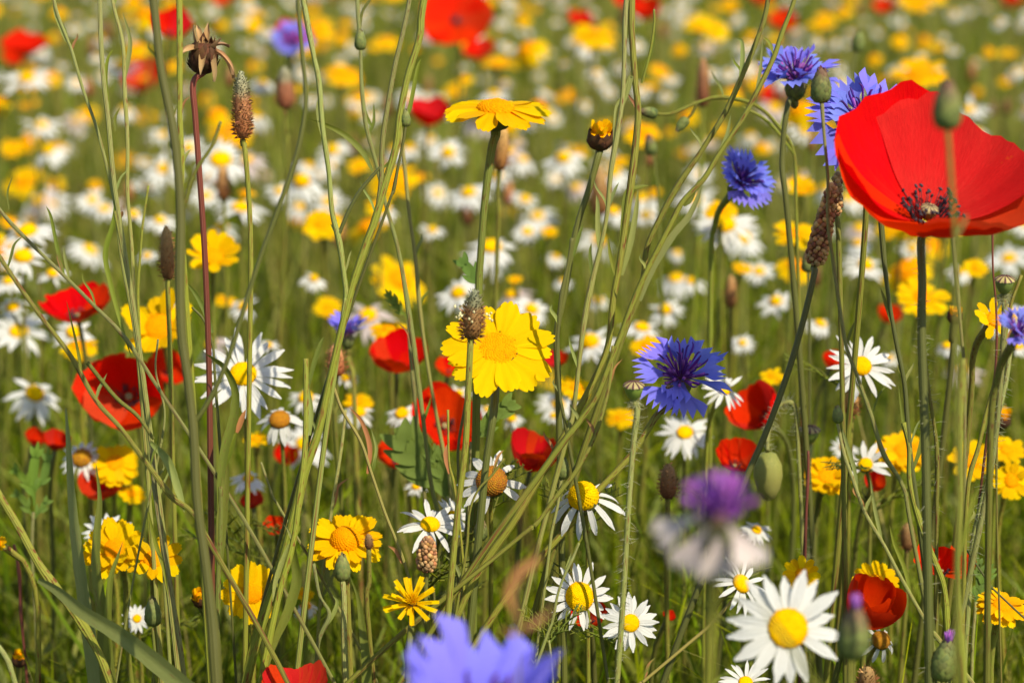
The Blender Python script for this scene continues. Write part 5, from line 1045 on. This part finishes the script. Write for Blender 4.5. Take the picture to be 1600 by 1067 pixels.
def far_spike(P, px, py, d):
    b = Vector((P.x + FR.uniform(-.02, .02), P.y, 0)); root = thing('plantain', 'plantain', 'small brown seed spike melted into the blur of the far meadow', b, 'far brown spikes')
    s = FR.uniform(.006, .011); key = ('farspike',)
    if key not in CACHE: CACHE[key] = mesh('flower_spike', scaly([(.1, -1), (.36, -.9), (.42, -.4), (.38, .2), (.24, .8), (.05, 1)], 40, .3, .2, .5), 'brown_spike')
    simple_stem(root, P - b - Vector((0, 0, s * .9)), .0009); part('flower_spike', CACHE[key], root, Matrix.Translation(P - b) @ Matrix.Rotation(FR.uniform(-.15, .15), 4, 'Y') @ Matrix.Scale(s, 4))
scatter(30, 1.5, 3.4, (.40, .04), far_spike)
scatter(3, 2.2, 4.0, (.41, .06), far_poppy)

# beyond what one could count, and to the sides: low flower heads in one mass
def flower_mass(name, n, mats_, rr, kind, rd, seed, zr):
    g = np.random.default_rng(seed); heads = []
    for v in range(4):
        if kind == 'poppy': heads.append(cat([moved(poppy_petal(16, 45 + 10 * v, 72, v * 9 + k, .1, .03, 6, 4), Matrix.Rotation(R(90 * k), 4, 'Z')) for k in range(4)]))
        else: heads.append(cat([rnd(moved(PL[kind][(k + v) % 6], Matrix.Rotation(6.2832 * k / 13 + g.uniform(-.1, .1), 4, 'Z') @ Matrix.Translation((rd * .8, 0, 0)) @ Matrix.Rotation(-R((-6, -18, -32, 4)[v] + g.normal(0, 8)), 4, 'Y') @ Matrix.Scale(1 - rd * .8, 4)), g.random()) for k in range(13 if kind == 'daisy' else 11)]))
    dome = moved(lathe([(1, -.1), (.9, .2), (.55, .45), (.05, .55)], 8, .5), Matrix.Scale(rd, 4)); dome[2][:, 0] = .3
    ps, MI = [], []
    while n:
        y0, y1, half, hole = ZN[g.integers(0, len(ZN))]; y = g.uniform(y0, y1); x = g.uniform(-half, half)
        if abs(x) < hole[0] + hole[1] * y: continue
        n -= 1; r = g.uniform(*rr) / 2; z = max(.15, g.normal(*zr)); nr = Vector((g.normal(0, .3), -g.uniform(.1, .6), .9)).normalized()
        m = Matrix.Translation((x, y, z)) @ nr.to_track_quat('Z', 'Y').to_matrix().to_4x4() @ Matrix.Rotation(g.uniform(0, 6), 4, 'Z') @ Matrix.Scale(r, 4); b = g.random()
        dx, dy = g.normal(0, .02, 2)
        for k, q in enumerate((rnd(moved(heads[g.integers(0, 4)], m), b), moved(dome, m), tube([(x + dx, y + dy, 0), (x + dx * .4, y + dy * .4, z * .6), (x, y, z)], [.0012, .0010, .0009], 3, 0, b, False))): ps.append(q); MI += [k] * len(q[1])
    p = cat(ps); me = mesh(name, p, mats_[0]); me.materials.append(M[mats_[1]]); me.materials.append(M['stem']); me.polygons.foreach_set('material_index', MI)
    ob = bpy.data.objects.new(name, me); COL.objects.link(ob); ob['kind'] = 'stuff'; return ob
ZN = [(4.0, 9, 2.2, (0, 0)), (.9, 4, 1.9, (.12, .21)), (.9, 4, 1.9, (.12, .21)), (4.2, 12, 3, (0, 0))]
for nm, n, mt, rr, kd, rd, sd, zr, lb in (('white_blossom', 620, ('white', 'disc'), (.026, .038), 'daisy', .32, 1, (.35, .05), 'mass of white daisies too far off to count'), ('yellow_blossom', 420, ('yellow', 'orange_disc'), (.026, .040), 'marigold', .36, 2, (.39, .06), 'mass of yellow marigolds too far off to count'), ('red_blossom', 50, ('red', 'anther'), (.044, .06), 'poppy', .14, 3, (.42, .06), 'mass of red poppies too far off to count')):
    o = flower_mass(nm, n, mt, rr, kd, rd, sd, zr); o['label'] = lb; o['category'] = 'flowers'

# ------------------------------------------------------------------ labels of the flowers that were placed without one: where each stands from something easy to find
MARKS = [('the big lemon yellow marigold', 778, 545), ('the edge-on yellow marigold', 775, 172), ('the large red poppy', 1455, 250), ('the large blue cornflower', 1062, 588), ('the upper blue cornflower', 1243, 98), ('the deep blue cornflower', 1160, 275),
         ('the dried brown flower head', 318, 84), ('the green-tipped plantain spike', 378, 166), ('the leaning brown seed spike', 1287, 352), ('the large slim-petalled daisy', 380, 585), ('the red poppy crossed by stalks', 205, 610), ('the cupped yellow marigold', 333, 402),
         ('the half open marigold bud', 938, 212), ('the bleached cornflower', 1120, 790), ('the biggest white daisy', 1231, 981), ('the double yellow marigold', 540, 846), ('the crumpled red poppy', 690, 652), ('the uneven-petalled daisy', 1346, 572),
         ('the egg-centred daisy', 912, 778), ('the black-centred far poppy', 714, 36), ('the small dark blue cornflower', 543, 520), ('the red poppy beside the daisy cluster', 122, 478), ('the rounded yellow marigold', 180, 724), ('the far blue cornflower', 455, 70)]
WHERE = ['right of', 'below and right of', 'below', 'below and left of', 'left of', 'above and left of', 'above', 'above and right of']
LOOK = {'daisy': 'white daisy', 'marigold': 'yellow marigold', 'poppy': 'red poppy', 'cornflower': 'blue cornflower'}
ORD = ['', 'second nearest', 'third nearest', 'fourth nearest', 'fifth nearest', 'sixth nearest', 'seventh nearest', 'eighth nearest', 'ninth nearest', 'tenth nearest']
slots = {}
for o, kind, p in TOPS:
    t, mx, my = min(MARKS, key=lambda m: (m[1] - p[0]) ** 2 + (m[2] - p[1]) ** 2)
    k = int(round(math.atan2(p[1] - my, p[0] - mx) / (math.pi / 4))) % 8
    slots.setdefault((kind, t, k), []).append((math.hypot(p[0] - mx, p[1] - my), o, p))
for (kind, t, k), v in slots.items():
    v.sort(key=lambda x: x[0])
    for i, (_, o, p) in enumerate(v):
        adj = 'blurred ' if p[3] > 1.3 else ('soft ' if p[3] > 1.12 else '')
        look = adj + LOOK.get(kind, kind)
        o['label'] = f'{look} {WHERE[k]} {t}' if len(v) == 1 else (f'{look} {WHERE[k]} {t}, nearest' if i == 0 else f'{look} {WHERE[k]} {t}, {ORD[min(i, 9)]}')
print('objects', len(bpy.data.objects), 'tops', len(TOPS))
